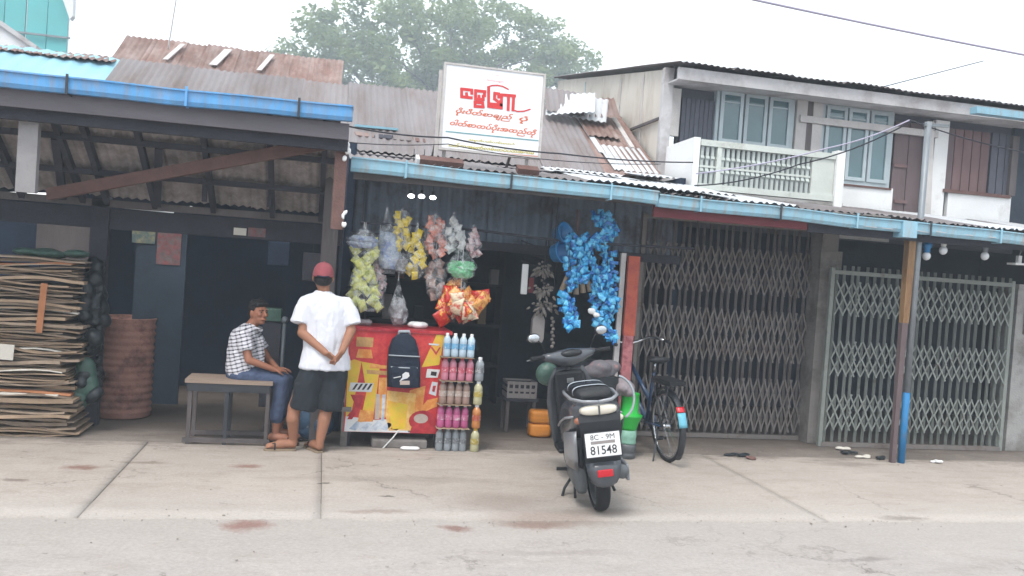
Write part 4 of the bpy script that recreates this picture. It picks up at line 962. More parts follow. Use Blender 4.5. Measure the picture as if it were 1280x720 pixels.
def pillow(w, h, d, m, name='packet', seed=0):
    rings = []; N = 8; n = 16
    for i in range(N+1):
        u = i/N; e = math.sin(math.pi*u)**.6; ring = []
        for k in range(n):
            th = 2*math.pi*k/n; ring.append(V((w/2*(math.copysign(abs(math.cos(th))**.5,math.cos(th)))*(1-.10*e), d/2*e*math.copysign(abs(math.sin(th))**.8,math.sin(th))+.0015*math.sin(th)+.010*noise.noise(V((th,u*4,seed)))+.006*noise.noise(V((th*3,u*9,seed))), (u-.5)*h)))
        rings.append(ring)
    return MB().loft(rings)
PK = {}
def bag(name, px, py0, py1, wpx, Y, prof, m, label, cat='bag', lean=0, hook=2.02, seed=0, packs=16, size=.07, clear=False):
    a = atY(px,py0,Y); b_ = atY(px+lean,py1,Y); W = abs(atY(px+wpx/2,(py0+py1)/2,Y).x-atY(px-wpx/2,(py0+py1)/2,Y).x)/2
    t = thing(name, b_, label, cat, 'bags of snacks hanging over the counter'); n = 36; N = 40; rings = []
    def pw(u):
        j = u*(len(prof)-1); j0 = min(int(j),len(prof)-2); return prof[j0]+(prof[j0+1]-prof[j0])*(j-j0)
    for i in range(N+1):
        u = i/N; w = pw(u); c = a.lerp(b_,u); ring = []
        for k in range(n):
            th = 2*math.pi*k/n; d = 1.03+.30*noise.noise(V((math.cos(th)*1.7+seed*3.1,math.sin(th)*1.7,u*5+seed)))+.32*(.25-abs(noise.noise(V((math.cos(th)*3.2,math.sin(th)*3.2+seed,u*9)))))+.24*(.2-abs(noise.noise(V((math.cos(th)*7+seed,math.sin(th)*7,u*20)))))
            ring.append(c+V((W*w*d*math.cos(th), W*w*.7*d*math.sin(th), .012*noise.noise(V((th*2,u*9,seed))))))
        rings.append(ring)
    put('film', MB().loft(rings), 'clear_film', t, True)
    put('knot', MB().ell(a+V((0,0,.008)),(.014,.014,.02)), 'clear_film', t, True)
    if a.z < hook: put('string', MB().tube([a+V((0,0,.01)),V((a.x,Y,hook))], .003, 4), 'cable_white', t)
    rp = random.Random(seed*7+1); H = (a-b_).length
    if clear:
        put('filling', MB().loft([[c_+(p-c_)*.86 for p in r_] for r_, c_ in [(rings[i],a.lerp(b_,i/N)) for i in range(int(N*.35),N-2)]]), m, t, True)
        return t
    key = (m, size)
    if key not in PK: PK[key] = [pillow(size,size*1.25,size*.45,m,seed=k+3).mesh('packet', m, True) for k in range(3)]
    for k in range(packs):
        u = .12+.84*(k+.5)/packs; w = max(.02,pw(u)*W-size*.38); th = rp.uniform(0,6.28)
        c = a.lerp(b_,u)+V((w*math.cos(th),-abs(w*.6*math.sin(th))*.9 if rp.random() < .75 else w*.5,rp.uniform(-.01,.01)))
        piece('packet', PK[key][k % 3], t, c, (rp.uniform(-.4,.4),rp.uniform(-.9,.9),rp.uniform(-.7,.7)))
    return t
full = [.15,.5,.8,.95,1,1,.95,.8,.4]; drop = [.08,.25,.45,.7,.9,1,1,.85,.4]; strip = [.5,.9,1,.95,1,.95,1,.95,.7]; bell = [.3,.6,.75,.62,.58,.62,.8,1,.95]
bag('snack_bag', 457,288,388,46,7.90,bell,'bag_lime','long lime green bundle of packets nearest the standing person',lean=-2,seed=1,packs=34,size=.085)
bag('snack_bag', 455,286,312,36,7.86,[.2,.7,1,1,.6],'bag_film','clear bluish plastic wrap over the lime green bundle',seed=2,clear=True)
bag('snack_bag', 484,262,342,30,7.95,drop,'bag_film','clear blue-tinted bag right of the lime bundle',lean=2,seed=3,clear=True)
bag('snack_bag', 503,263,312,20,7.92,strip,'bag_yellow','straight yellow packet strip hanging fourth from the left',seed=4,packs=16,size=.06)
bag('snack_bag', 502,313,342,17,7.94,full,'bag_grey','small greyish bag under the yellow packet strip',seed=5,clear=True)
bag('snack_bag', 522,281,348,25,7.91,drop,'bag_yellow','drooping yellow bag beside the pink one',lean=-3,seed=6,packs=16,size=.065)
bag('snack_bag', 544,268,320,27,7.92,[.3,.6,.9,1,1,1,1,.95,.7],'bag_pink','salmon pink snack bag in the middle of the row',seed=7,packs=18,size=.07)
bag('snack_bag', 545,320,374,25,7.94,full,'bag_brown','brownish clear bag below the salmon pink one',seed=8,packs=14,size=.07)
bag('snack_bag', 568,268,316,27,7.92,drop,'bag_white','white plastic bag above the green one',seed=9,packs=14,size=.07)
bag('snack_bag', 578,314,350,34,7.90,full,'bag_green','pale green plastic bag at the right of the row',lean=-2,seed=10,clear=True)
bag('snack_bag', 592,284,322,20,7.94,drop,'bag_mix','small pink and white bag at the right end of the row',seed=11,packs=12,size=.055)
bag('snack_bag', 571,344,372,24,7.95,full,'chip_red2','small peach bag between the green bag and red packets',seed=12,packs=10,size=.065)
bag('snack_bag', 498,352,409,22,7.97,drop,'bag_grey','tall grey clear bag hanging behind the counter top',seed=13,clear=True)
bag('snack_bag', 473,322,372,18,8.0,drop,'bag_mix','dim purple-tinted bag behind the lime bundle',seed=14,packs=12,size=.055)
cb = thing('chip_packets', atY(577,410,7.86), 'cluster of red and orange chip packets above the bottle stack', 'packets')
pm = [pillow(.13,.17,.06,m,seed=k).mesh('packet', m, True) for k, m in enumerate(('chip_red','chip_red2','chip_cream'))]
for k in range(22):
    px = random.uniform(552,602); py = 364+random.uniform(0,34)+abs(px-577)*.25
    p = atY(px,py,7.86+random.uniform(-.07,.07)); piece('packet', pm[k % 3], cb, p, (random.uniform(-.5,.5),random.uniform(-1,1)+(px-577)*.03,random.uniform(-.6,.6)))
put('string', MB().tube([atY(576,368,7.86),V((atY(576,368,7.86).x,7.9,2.02))], .003, 4), 'cable_white', cb)
# ---- blue goods at the right side of the doorway
def strand(label, pts, Y, npk, size, m='bag_blue', group='strings of blue packets in the doorway', spread=5):
    t = thing('packet_string', atY(*pts[-1],Y), label, 'packets', group)
    size *= .8; me = [pillow(size*(.8,.55,1)[k],size*(1.3,1.6,1)[k],size*.45,m,seed=k+9).mesh('packet', (m,'bag_blue2','bag_blue3')[k], True) for k in range(3)]
    tot = len(pts)-1; npk = int(npk*2.6)
    for k in range(npk):
        u = (k+.5)/npk*tot; i = min(int(u),tot-1); f = u-i
        px = pts[i][0]+(pts[i+1][0]-pts[i][0])*f+random.uniform(-spread,spread); py = pts[i][1]+(pts[i+1][1]-pts[i][1])*f+random.uniform(-3,3)
        piece('packet', me[k % 3], t, atY(px,py,Y+random.uniform(-.03,.03)), (random.uniform(-.9,.9),random.uniform(-1.6,1.6),random.uniform(-.9,.9)))
    a = atY(*pts[0],Y); put('string', MB().tube([a,V((a.x,Y,max(2.0,a.z+.02)))]+[], .003, 4), 'cable', t)
    return t
strand('topmost wide cluster of blue packets under the gutter end', [(752,266),(760,290),(738,310)], 7.95, 26, .085, spread=10)
strand('long string of blue packets right of the two blue basins', [(716,292),(712,325),(718,362)], 7.95, 18, .08, spread=6)
strand('middle string of blue packets hanging lowest over the brooms', [(738,306),(742,345),(746,388)], 7.97, 18, .075, spread=6)
strand('string of blue packets close to the white batten', [(757,300),(764,345),(760,395)], 8.0, 20, .08, spread=8)
strand('low dark blue cluster of packets behind the scooter bars', [(755,388),(752,405),(768,425)], 7.98, 18, .08, spread=9)
strand('separate bright blue cluster below the beige brush', [(708,370),(712,392),(716,408)], 7.90, 12, .105, spread=6)
strand('short bright blue string between the basins and the topmost cluster', [(728,296),(730,325),(727,352)], 7.93, 16, .085, spread=6)
strand('wide blue cluster at mid height beside the white batten', [(748,335),(758,362),(764,384)], 7.92, 18, .09, spread=10)
for k, (px, py, rz) in enumerate([(702,293,.5),(697,316,.9)]):
    q = atY(px,py,8.0); t = thing('blue_basin', q, ('upper','lower')[k]+' of two blue plastic basins hanging in the doorway', 'basin', 'blue basins')
    M_ = Euler((R(70),rz,.4)).to_matrix()
    mb = MB().lathe([(.06,-.05),(.085,-.04),(.10,.05),(.112,.055),(.112,.062),(.095,.055),(.08,-.03),(.01,-.035)], q, 20, M_)
    put('bowl', mb, 'basin_blue' if 'basin_blue' in MATS else mat('basin_blue',(50,140,205),.7,.3,.08,6,.02).name, t, True)
    put('cord', MB().tube([q+V((0,0,.08)),V((q.x,8.0,2.02))], .003, 4), 'cable', t)
# beige brooms and scrubbers
mat('straw', (150,142,136), .5, .9, .2, 20, .2, rv=.2); mat('straw_pale', (204,184,160), .65, .9, .2, 20, .2, rv=.1)
def tuft(label, px, py, Y, wpx, hpx, m, n=46, name='scrub_brush', cat='brush'):
    c = atY(px,py,Y); W = wpx/132; H = hpx/132; t = thing(name, c, label, cat); mb = MB()
    for k in range(n):
        d = V((random.gauss(0,.2)*W,random.gauss(0,.15)*W,random.gauss(0,.2)*H)); e = d.normalized()*.035+V((0,0,-.02))
        mb.tube([c+d,c+d+e*.5,c+d+e],[.010,.013,.004],5)
    put('fibres', mb, m, t, kind='stuff'); put('tie', MB().tube([c+V((0,0,-.02)),V((c.x,Y,1.99))], .004, 4), 'cable', t); return t
tuft('uppermost of three bristly fibre tufts in the doorway', 680,338,8.05,30,20,'straw'); tuft('middle of three bristly fibre tufts in the doorway', 679,362,8.05,32,24,'straw'); tuft('lowest of three bristly fibre tufts in the doorway', 680,384,8.05,28,20,'straw')
br = thing('straw_brooms', atY(715,380,8.03), 'fan of beige straw brooms below the blue packet strings', 'broom')
for k in range(5):
    a = atY(714+k*4,330,8.03); b_ = atY(702+k*9,368+abs(k-2)*-2,8.03); put('bundle', MB().tube([a,a.lerp(b_,.5),b_],[.012,.02,.03],8), 'straw_pale', br, True)
put('handle', MB().tube([atY(722,330,8.03),atY(722,262,8.03)], .01, 6), 'wood_brown', br)
mb = MB(); q = atY(743,391,7.9)
for j in range(6): mb.ell(q+V((random.uniform(-.04,.04),0,random.uniform(-.025,.025))),(.035,.02,.025))
o = organic('white_packet', mb, 'white_plastic', None, .01, 2); tag(o, 'bright white crumpled packet among the blue packets', 'packet')
q = rectY(665,392,680,428,8.1,.06); o = put('grey_pouch', MB().loft([[V((sum(p.x for p in q.v)/8+ (min(p.x for p in q.v)-sum(p.x for p in q.v)/8)*-s*c_,8.12+.035*s*d_,z)) for c_,d_ in ((-1,-1),(1,-1),(1,1),(-1,1))] for s,z in ((.6,max(p.z for p in q.v)),(1,max(p.z for p in q.v)-.06),(1,min(p.z for p in q.v)+.04),(.8,min(p.z for p in q.v)))]), 'grey_plastic', None); tag(o, 'grey pouch hanging just above the scooter mirror', 'pouch')
ch = thing('bead_chain', atY(694,430,8.0), 'dark beaded string hanging beside the bright blue cluster', 'string')
for k in range(9): put('bead', MB().ell(atY(690+1.5*(k % 2),398+k*4.4,8.0),(.018,.018,.018),n=8,m=5), 'straw', ch, True)
put('string', MB().tube([atY(690,398,8.0),atY(690,398,8.0)+V((0,0,.55))], .003, 4), 'cable', ch)
# dull stock piled under the blue goods and a sheet of grey sacking
t = thing('stock_pile', (2.75,8.5,0), 'dark pile of sacks and boxes under the hanging blue goods', 'pile')
for k, (x, y, w, h) in enumerate([(2.55,8.35,.3,.42),(2.85,8.45,.34,.62),(3.12,8.4,.26,.5),(2.7,8.55,.4,.8)]): put('sack', MB().obox((x,y,h/2),(w,.25,h), Euler((0,0,random.uniform(-.3,.3))).to_matrix()), ('dark_bag','wall_blue','dark_bag','wood_dark')[k], t, bevel=.05)
# ---- crate on a stool and orange cans
cr = thing('plastic_crate', atY(652,500,8.6), 'pale slotted plastic crate inside the shop doorway', 'crate')
q = rectY(634,477,671,498,8.6,.25); x0,x1 = min(p.x for p in q.v),max(p.x for p in q.v); z0,z1 = min(p.z for p in q.v),max(p.z for p in q.v)
put('tray_base', MB().box((x0,8.6,z0),(x1,8.85,z0+.015)), 'grey_plastic', cr)
for z in (z0+.016,z0+.07,z1-.035): put('side_band', MB().box((x0,8.6,z),(x1,8.612,z+.032)).box((x0,8.838,z),(x1,8.85,z+.032)).box((x0,8.612,z),(x0+.012,8.838,z+.032)).box((x1-.012,8.612,z),(x1,8.838,z+.032)), 'grey_plastic', cr)
for k in range(6): X = x0+(x1-x0-.02)*k/5; put('rib', MB().box((X,8.592,z0),(X+.02,8.599,z1)), 'grey_plastic', cr)
put('contents', MB().box((x0+.02,8.62,z0+.02),(x1-.02,8.83,z1-.02)), 'wood_dark', cr)
stl = thing('wooden_stool', (x0+.15,8.72,0), 'dark wooden stool carrying the pale crate', 'stool')
put('seat', MB().box((x0-.02,8.58,z0-.032),(x1+.02,8.88,z0-.002)), 'wood_dark', stl)
for X in (x0,x1-.035):
    for Y in (8.6,8.83): put('leg', MB().box((X,Y,0),(X+.035,Y+.03,z0-.033)), 'wood_grey', stl)
q = atZ(668,540); 
for k in range(2):
    t = thing('orange_can', (q.x,8.45,.135*k), ('lower','upper')[k]+' of two flat orange plastic cans by the shop doorway', 'can', 'orange cans')
    rings = []
    for z, s in ((.0,.85),(.012,.97),(.03,1),(.10,1),(.118,.96),(.13,.84)): rings.append([V((q.x+.115*s*math.copysign(abs(math.cos(th))**.5,math.cos(th)), 8.45+.09*s*math.copysign(abs(math.sin(th))**.5,math.sin(th)), .135*k+z)) for th in [2*math.pi*i/24 for i in range(24)]])
    put('body', MB().loft(rings), 'orange_plastic', t, True); put('band', MB().loft([[V((q.x+(p.x-q.x)*1.012,8.45+(p.y-8.45)*1.012,.135*k+z)) for p in rings[2]] for z in (.055,.07)], cap=False), 'orange_plastic', t)
# ================================================================== CARDBOARD PILE, BARREL, BOXES
pile_l = 'flattened cardboard sheet in the tall pile left of the rusty barrel'
zc = .0; k = 0; rc = random.Random(5); cbm = {}
while zc < 1.50:
    th = rc.choice([rc.uniform(.010,.02),rc.uniform(.014,.038)]); w = rc.uniform(.75,.95); d = rc.uniform(.42,.55); m = rc.choice(['cardboard','cardboard','cardboard_grey','cardboard_grey','cardboard_grey','cardboard_orange' if rc.random() < .4 else 'cardboard','paper_white' if rc.random() < .25 else 'cardboard_grey'])
    nx = 8; wav = rc.uniform(.004,.026); ph = rc.uniform(0,6); rings = []
    x1 = -2.02+rc.uniform(-.13,.05)+(.10*max(0,.35-zc)) ; y0 = 7.93+rc.uniform(-.05,.05)-(.08 if zc < .3 else 0)
    for i in range(nx+1):
        u = i/nx; x = x1-w*(1-u); dz = wav*math.sin(u*5+ph)+.010*noise.noise(V((u*3,k,0)))-(.03*max(0,u-.75) if rc.random() < .0 else 0)
        sk = .02*noise.noise(V((u*4,k*1.3,2)))
        rings.append([V((x,y0+sk,zc+dz)),V((x,y0+d,zc+dz)),V((x,y0+d,zc+dz+th*.75)),V((x,y0+sk*.4,zc+dz+th*.75))])
    o = put('cardboard_sheet', MB().loft(rings), m, None); tag(o, {'cardboard':'brown','cardboard_grey':'greyish','cardboard_orange':'orange-brown','paper_white':'pale'}[m]+' '+pile_l, 'cardboard', 'flattened cardboard sheets in the pile')
    zc += th*.86; k += 1
for px, py, w, h, m, lab in [(52,385,.05,.42,'cardboard_orange','orange torn card strip hanging down the front of the cardboard pile'),(8,440,.11,.13,'paper_white','white paper scrap sticking out of the cardboard pile at left')]:
    q = atY(px,py,7.86); mb = MB(); mb.obox(q,(w,.012,h), Euler((.05,.06,.1)).to_matrix()); o = put('card_scrap', mb, m, None); tag(o, lab, 'card')
for k, (px, py, w, m) in enumerate([(112,392,.10,'cardboard'),(102,360,.05,'cardboard_orange')]):
    q = atY(px,py,8.25); o = put('card_scrap', MB().obox(q,(w,.03,w*.8), Euler((.1,.3,.2)).to_matrix()), m, None); tag(o, ('small pale card tucked between the pile and barrel','narrow orange card on the dark wrapping of the pile')[k], 'card')
mb = MB()
for k in range(90): r_ = random.uniform(.02,.075); z_ = random.uniform(.3,1.5); mb.ell((-1.96+random.uniform(-.08,.10-.04*z_),8.2+random.uniform(-.14,.1),z_),(r_,r_*random.uniform(.5,1.4),r_*random.uniform(.4,1.6)), Euler((random.uniform(-1,1),random.uniform(-1,1),0)).to_matrix())
o = organic('black_wrapping', mb, 'dark_bag', None, .012, 1); tag(o, 'dark crumpled plastic wrapping down the right side of the cardboard pile', 'plastic')
mb = MB(); q = atY(104,478,8.1)
for k in range(8): mb.ell((q.x+random.uniform(-.05,.05),8.1,q.z+random.uniform(-.14,.12)),(.085,.07,.11))
o = organic('green_sack', mb, 'green_bag', None, .014, 3); tag(o, 'dull green plastic sack between cardboard pile and barrel', 'sack')
mb = MB(); q = atY(75,332,8.15)
for k in range(10): mb.ell((q.x+random.uniform(-.28,.22),8.15+random.uniform(-.05,.1),1.53+random.uniform(-.0,.03)),(.11,.09,.035))
o = organic('green_cover', mb, 'green_bag', None, .014, 3); tag(o, 'dark green plastic cover on top of the cardboard pile', 'cover')
q = atZ(108,529); o = put('small_carton', MB().box((q.x-.08,q.y,0),(q.x+.07,q.y+.1,.10)), 'cardboard', None, bevel=.004); tag(o, 'small pale carton on the ground left of the barrel', 'carton')
q = atZ(144,525); bx_, by_ = q.x, q.y+.27
brl = thing('oil_barrel', (bx_,by_,0), 'rusty red-brown ribbed barrel standing at the shed post', 'barrel')
prof = [(.25,0),(.262,.01)]
for k in range(13): z = .03+k*.068; prof += [(.255,z),(.268,z+.02),(.268,z+.036),(.255,z+.056)]
prof += [(.262,.93),(.268,.945),(.255,.95),(.245,.93)]
put('drum', MB().lathe(prof,(bx_,by_,0),36), 'rust_barrel', brl, True)
put('rim', MB().tube([(bx_+.262*math.cos(t),by_+.262*math.sin(t),.952) for t in [i*2*math.pi/36 for i in range(36)]], .012, 6, closed=True), 'rust_barrel', brl, True)
q = atY(146,408,by_-.27); put('bung', MB().lathe([(.02,0),(.02,.012),(.004,.014)],(q.x,by_-.12,.945),10), 'chrome', brl)
# ================================================================== BENCH
bn_y0, bn_y1 = 7.66, 8.06
z_t = atY(285,476,bn_y0).z; bx0 = atY(231,476,bn_y0).x; bx1 = atY(341,480,bn_y0).x
bn = thing('metal_bench', ((bx0+bx1)/2,7.86,0), 'low metal-framed bench with wooden top under the seated person', 'bench')
for k in range(3): y0 = bn_y0+(bn_y1-bn_y0)*k/3; put('plank', MB().box((bx0,y0+.003,z_t-.03),(bx1,y0+.13,z_t+random.uniform(-.003,.003))), 'bench_wood', bn)
put('apron', MB().box((bx0+.02,bn_y0+.01,z_t-.10),(bx1-.02,bn_y0+.03,z_t-.031)).box((bx0+.02,bn_y1-.03,z_t-.10),(bx1-.02,bn_y1-.01,z_t-.031)), 'steel_dark', bn)
for X in (bx0+.03,(bx0+bx1)/2-.03,bx1-.05):
    for Y in (bn_y0+.02,bn_y1-.05): put('leg', MB().box((X,Y,0),(X+.032,Y+.03,z_t-.1005)), 'steel_dark' if X < bx1-.2 and X > bx0+.1 else 'wood_grey', bn)
for Y in (bn_y0+.02,bn_y1-.05): put('foot_rail', MB().box((bx0,Y-.003,.02),(bx1,Y+.033,.055)), 'wood_grey', bn)
# ================================================================== PEOPLE
def check_mat():
    m = bpy.data.materials.new('check_shirt'); m.use_nodes = True; MATS['check_shirt'] = m; nt = m.node_tree; n = nt.nodes; L = nt.links; b = n['Principled BSDF']
    geo = n.new('ShaderNodeNewGeometry'); mp = n.new('ShaderNodeMapping'); mp.inputs['Rotation'].default_value = (0,.28,0); L.new(geo.outputs['Position'], mp.inputs[0])
    nz = n.new('ShaderNodeTexNoise'); nz.inputs['Scale'].default_value = 9; L.new(mp.outputs[0], nz.inputs['Vector'])
    sc = n.new('ShaderNodeVectorMath'); sc.operation = 'SCALE'; sc.inputs['Scale'].default_value = .03; L.new(nz.outputs['Color'], sc.inputs[0])
    ad = n.new('ShaderNodeVectorMath'); ad.operation = 'ADD'; L.new(mp.outputs[0], ad.inputs[0]); L.new(sc.outputs[0], ad.inputs[1])
    sep = n.new('ShaderNodeSeparateXYZ'); L.new(ad.outputs[0], sep.inputs[0])
    def band(sock, per, width):
        a = n.new('ShaderNodeMath'); a.operation = 'MULTIPLY'; L.new(sock, a.inputs[0]); a.inputs[1].default_value = 1/per
        f = n.new('ShaderNodeMath'); f.operation = 'FRACT'; L.new(a.outputs[0], f.inputs[0])
        c = n.new('ShaderNodeMath'); c.operation = 'LESS_THAN'; L.new(f.outputs[0], c.inputs[0]); c.inputs[1].default_value = width; return c.outputs[0]
    h = band(sep.outputs[2], .031, .36); v = band(sep.outputs[0], .046, .30)
    s = n.new('ShaderNodeMath'); s.operation = 'MULTIPLY_ADD'; L.new(h, s.inputs[0]); s.inputs[1].default_value = .7
    v2 = n.new('ShaderNodeMath'); v2.operation = 'MULTIPLY'; L.new(v, v2.inputs[0]); v2.inputs[1].default_value = .3; L.new(v2.outputs[0], s.inputs[2])
    x = n.new('ShaderNodeMixRGB'); x.inputs[1].default_value = lin((222,220,228),.8); x.inputs[2].default_value = lin((44,42,56),.7); L.new(s.outputs[0], x.inputs[0]); L.new(x.outputs[0], b.inputs['Base Color']); b.inputs['Roughness'].default_value = .95
check_mat()
def foot(mb, heel, toe, w=.042):
    heel, toe = V(heel), V(toe); d = (toe-heel).normalized()
    mb.cap(heel+V((0,0,.045)), heel.lerp(toe,.5)+V((0,0,.045)), .036, .038); mb.cap(heel.lerp(toe,.4)+V((0,0,.04)), toe-d*.02+V((0,0,.026)), .04, .024)
    side = V((-d.y,d.x,0))
    for k in range(5): a = toe-d*(.035+.006*k)+side*(.03-.015*k)+V((0,0,.026)); mb.cap(a, a+d*(.032-.003*k)+V((0,0,-.008)), .011, .009, 8)
def sole(heel, toe, m, parent, w=.046):
    heel, toe = V((heel[0],heel[1],0)), V((toe[0],toe[1],0)); d = (toe-heel).normalized(); s = V((-d.y,d.x,0)); L = (toe-heel).length; out = []
    for t, ww in ((-.12,.5),(0,.85),(.3,.8),(.6,1.0),(.85,1.02),(1.02,.8),(1.08,.4)): out.append((t,ww))
    ring = [heel+d*L*t+s*w*ww for t, ww in out]+[heel+d*L*t-s*w*ww for t, ww in reversed(out)]
    put('sandal', MB().loft([[p+V((0,0,.002)) for p in ring],[p+V((0,0,.018)) for p in ring]]), m, parent)
    c = heel.lerp(toe,.68); put('strap', MB().tube([c+s*.05+V((0,0,.015)),c+s*.03+V((0,0,.068)),toe-d*.03+V((0,0,.05)),c-s*.03+V((0,0,.068)),c-s*.05+V((0,0,.015))], .007, 6), 'shoe_dark', parent, True)
def hand(mb, wrist, tip_dir, palm_n, thumb_side, s=1.0, curl=.5):
    """palm with five separate fingers; tip_dir, palm_n unit vectors"""
    w = V(wrist); d = V(tip_dir).normalized(); pn = V(palm_n); pn = (pn-d*pn.dot(d)).normalized(); side = d.cross(pn)*thumb_side
    for k in (-1.2,-.4,.4,1.2): mb.cap(w+side*.012*k*s, w+d*.075*s+side*.019*k*s, .016*s, .014*s, 8)
    for k, L in ((1.35,.066),(.45,.076),(-.45,.07),(-1.35,.054)):
        a = w+d*.078*s+side*.0205*k*s; b_ = a+(d*math.cos(curl*.5)+pn*math.sin(curl*.5))*L*.5*s; c = b_+(d*math.cos(curl*1.5)+pn*math.sin(curl*1.5))*L*.5*s
        mb.cap(a,b_,.0095*s,.009*s,8); mb.cap(b_,c,.009*s,.0075*s,8)
    a = w+d*.022*s+side*.026*s; b_ = a+(d*.6+side*.7+pn*.3).normalized()*.036*s; c = b_+(d*.85+side*.2+pn*.5).normalized()*.032*s
    mb.cap(a,b_,.013*s,.011*s,8); mb.cap(b_,c,.0105*s,.0085*s,8)
# ---- standing person, seen from behind
PY = 7.5
def P(px, py, d=0.0): return atY(px,py,PY+d)
man = thing('person', (atZ(383,564).x,PY,0), 'person in white t-shirt, maroon cap and dark shorts standing with hands behind back', 'person', None)
hf = atZ(366,560,.02); tf = atZ(336,560,.02); hr = atZ(399,563,.02); tr = hr+V((-.10,.20,0)); tr.z = .02; tf = hf+(tf-hf).normalized()*.225
body = MB()
head_c = P(404,346)
body.ell(head_c,(.077,.095,.112)); body.ell(head_c+V((0,.02,-.06)),(.06,.075,.06)); body.ell(head_c+V((0,.1,-.02)),(.013,.02,.025))
for s in (-1,1): body.ell(head_c+V((.078*s,.0,-.012)),(.014,.024,.034))
body.cap(P(404,352), P(405,374), .052, .05); body.cap(P(401,390), P(401,450), .06, .07); body.cap(P(411,390), P(412,450), .06, .07)
for sh, el, wr in ((P(385,378),P(378,416,-.05),P(407,441,-.165)),(P(430,379),P(439,413,-.05),P(427,440,-.185))):
    body.cap(sh.lerp(el,.25),el,.046,.043); body.cap(el,wr,.045,.029)
hand(body, P(407,441,-.165), (P(424,453,-.19)-P(407,441,-.165)), (0,-.5,-.6), -1, .95, .7)
hand(body, P(427,440,-.195), (P(413,460,-.20)-P(427,440,-.195)), (-.5,.4,.2), 1, .95, .5)
for hip, kn, an, he, to in ((P(394,458),P(368,510),P(362,549),hf,tf),(P(418,458),P(408,511),P(399,552),hr,tr)):
    body.cap(hip,kn,.088,.06); body.cap(kn,kn.lerp(an,.35)+V((0,-.012,0)),.056,.056); body.cap(kn.lerp(an,.3)+V((0,-.012,0)),V((he[0],he[1],.10)),.057,.037); body.cap(V((he[0],he[1],.11)),V((he[0],he[1],.055)),.036,.036); foot(body,(he[0],he[1],.012),(to[0],to[1],.012))
organic('body', body, 'skin', man, .0065, 3)
for he, to in ((hf,tf),(hr,tr)): sole(he,to,'sandal',man)
sh_ = MB(); rings = []
for py, hw, dx, dep in ((364,9.5,0,.75),(367,13,0,.7),(370,21,.5,.55),(374,28,1,.5),(380,30.5,1.5,.52),(398,29.5,2.5,.6),(418,27.5,2.5,.62),(436,28,2,.64),(450,30.5,1.5,.70),(461,32,1,.72)):
    c = P(405+dx,py); w = hw/146; rings.append([c+V((w*math.cos(t),w*dep*math.sin(t),0)) for t in [2*math.pi*i/24 for i in range(24)]])
sh_.loft(rings)
sh_.ell(P(382,380),(.068,.07,.065)); sh_.ell(P(432,381),(.068,.07,.065)); sh_.tube([P(384,379), P(378,390,-.02), P(374,404,-.04)], [.068,.07,.074], 16); sh_.tube([P(430,380), P(437,391,-.02), P(441,406,-.04)], [.068,.069,.072], 16)
for k in range(7): # folds
    a = P(398+k*3.2,random.uniform(398,414),-.115); sh_.cap(a, a+V((random.uniform(-.02,.02),.006,-.26)), .010, .016)
organic('t_shirt', sh_, 'tee_white', man, .009, 4, wrinkle=.012, wf=(11,9,4))
shr = MB(); c0 = P(406,456); shr.ell(c0+V((0,0,-.03)),(.185,.125,.12))
shr.tube([P(394,458),P(386,480),P(378,511)],[.115,.118,.112],18); shr.tube([P(419,458),P(416,480),P(412,512)],[.112,.112,.104],18); shr.obox(P(373,488,-.03),(.05,.15,.13))
organic('shorts', shr, 'shorts_dark', man, .011, 3, wrinkle=.012, wf=(10,9,5))
cap_ = MB(); rings = []
for a in [i/8 for i in range(9)]:
    z = .012+.113*math.sin(a*math.pi/2*.97); s = math.cos(a*math.pi/2*.97)**.75
    rings.append([head_c+V((.089*s*math.cos(t)*1.0,.106*s*math.sin(t),z)) for t in [2*math.pi*i/28 for i in range(28)]])
cap_.loft([[p+V((0,0,-.012)) for p in rings[0]]]+rings)
cp = put('cap', cap_, 'cap_red', man, True)
put('brim', MB().loft([[head_c+V((.075*math.cos(t),.09+.085*math.sin(t),.008+.018*abs(math.cos(t))*-.6+z)) for t in [math.pi*i/14 for i in range(15)]] for z in (0,.006)]), 'cap_red', cp, True)
put('strap', MB().tube([head_c+V((-.05,-.093,.006)),head_c+V((0,-.111,.0)),head_c+V((.05,-.093,.006))], .008, 6), 'navy_cloth', cp, True)
put('button', MB().ell(head_c+V((0,0,.128)),(.01,.01,.006)), 'cap_red', cp, True)
hr_ = MB(); hr_.ell(head_c+V((0,-.022,-.022)),(.082,.082,.06)); hr_.ell(head_c+V((0,-.03,-.05)),(.062,.064,.035))
organic('hair', hr_, 'hair', man, .007, 2)
# ---- seated person
SYp = 7.90
def S(px, py, d=0.0): return atY(px,py,SYp+d)
boy = thing('person', (S(310,480).x,SYp,0), 'seated person in checked shirt and blue jeans on the bench, looking sideways', 'person', None)
b2 = MB(); hc = S(323,390,-.02); fd = V((.66,-.75,0)).normalized(); sd_ = V((fd.y,-fd.x,0)); up = V((0,0,1)); MF = Matrix((sd_,fd,up)).transposed()
def hp(x, y, z): return hc+sd_*x+fd*y+up*z
b2.ell(hc,(.070,.088,.100),MF); b2.ell(hp(0,.02,-.055),(.052,.066,.055),MF); b2.ell(hp(0,.055,-.088),(.026,.026,.02),MF)
b2.cap(hp(0,.086,.012),hp(0,.108,-.022),.009,.014,8); b2.ell(hp(0,.10,-.028),(.019,.013,.009),MF)
b2.ell(hp(0,.086,-.055),(.026,.012,.0085),MF); b2.ell(hp(0,.083,-.066),(.022,.012,.007),MF)
for s in (-1,1): b2.ell(hp(.071*s,-.005,-.012),(.011,.02,.03),MF); b2.ell(hp(.03*s,.078,.022),(.022,.010,.006),MF); b2.ell(hp(.036*s,.066,-.02),(.02,.016,.018),MF)
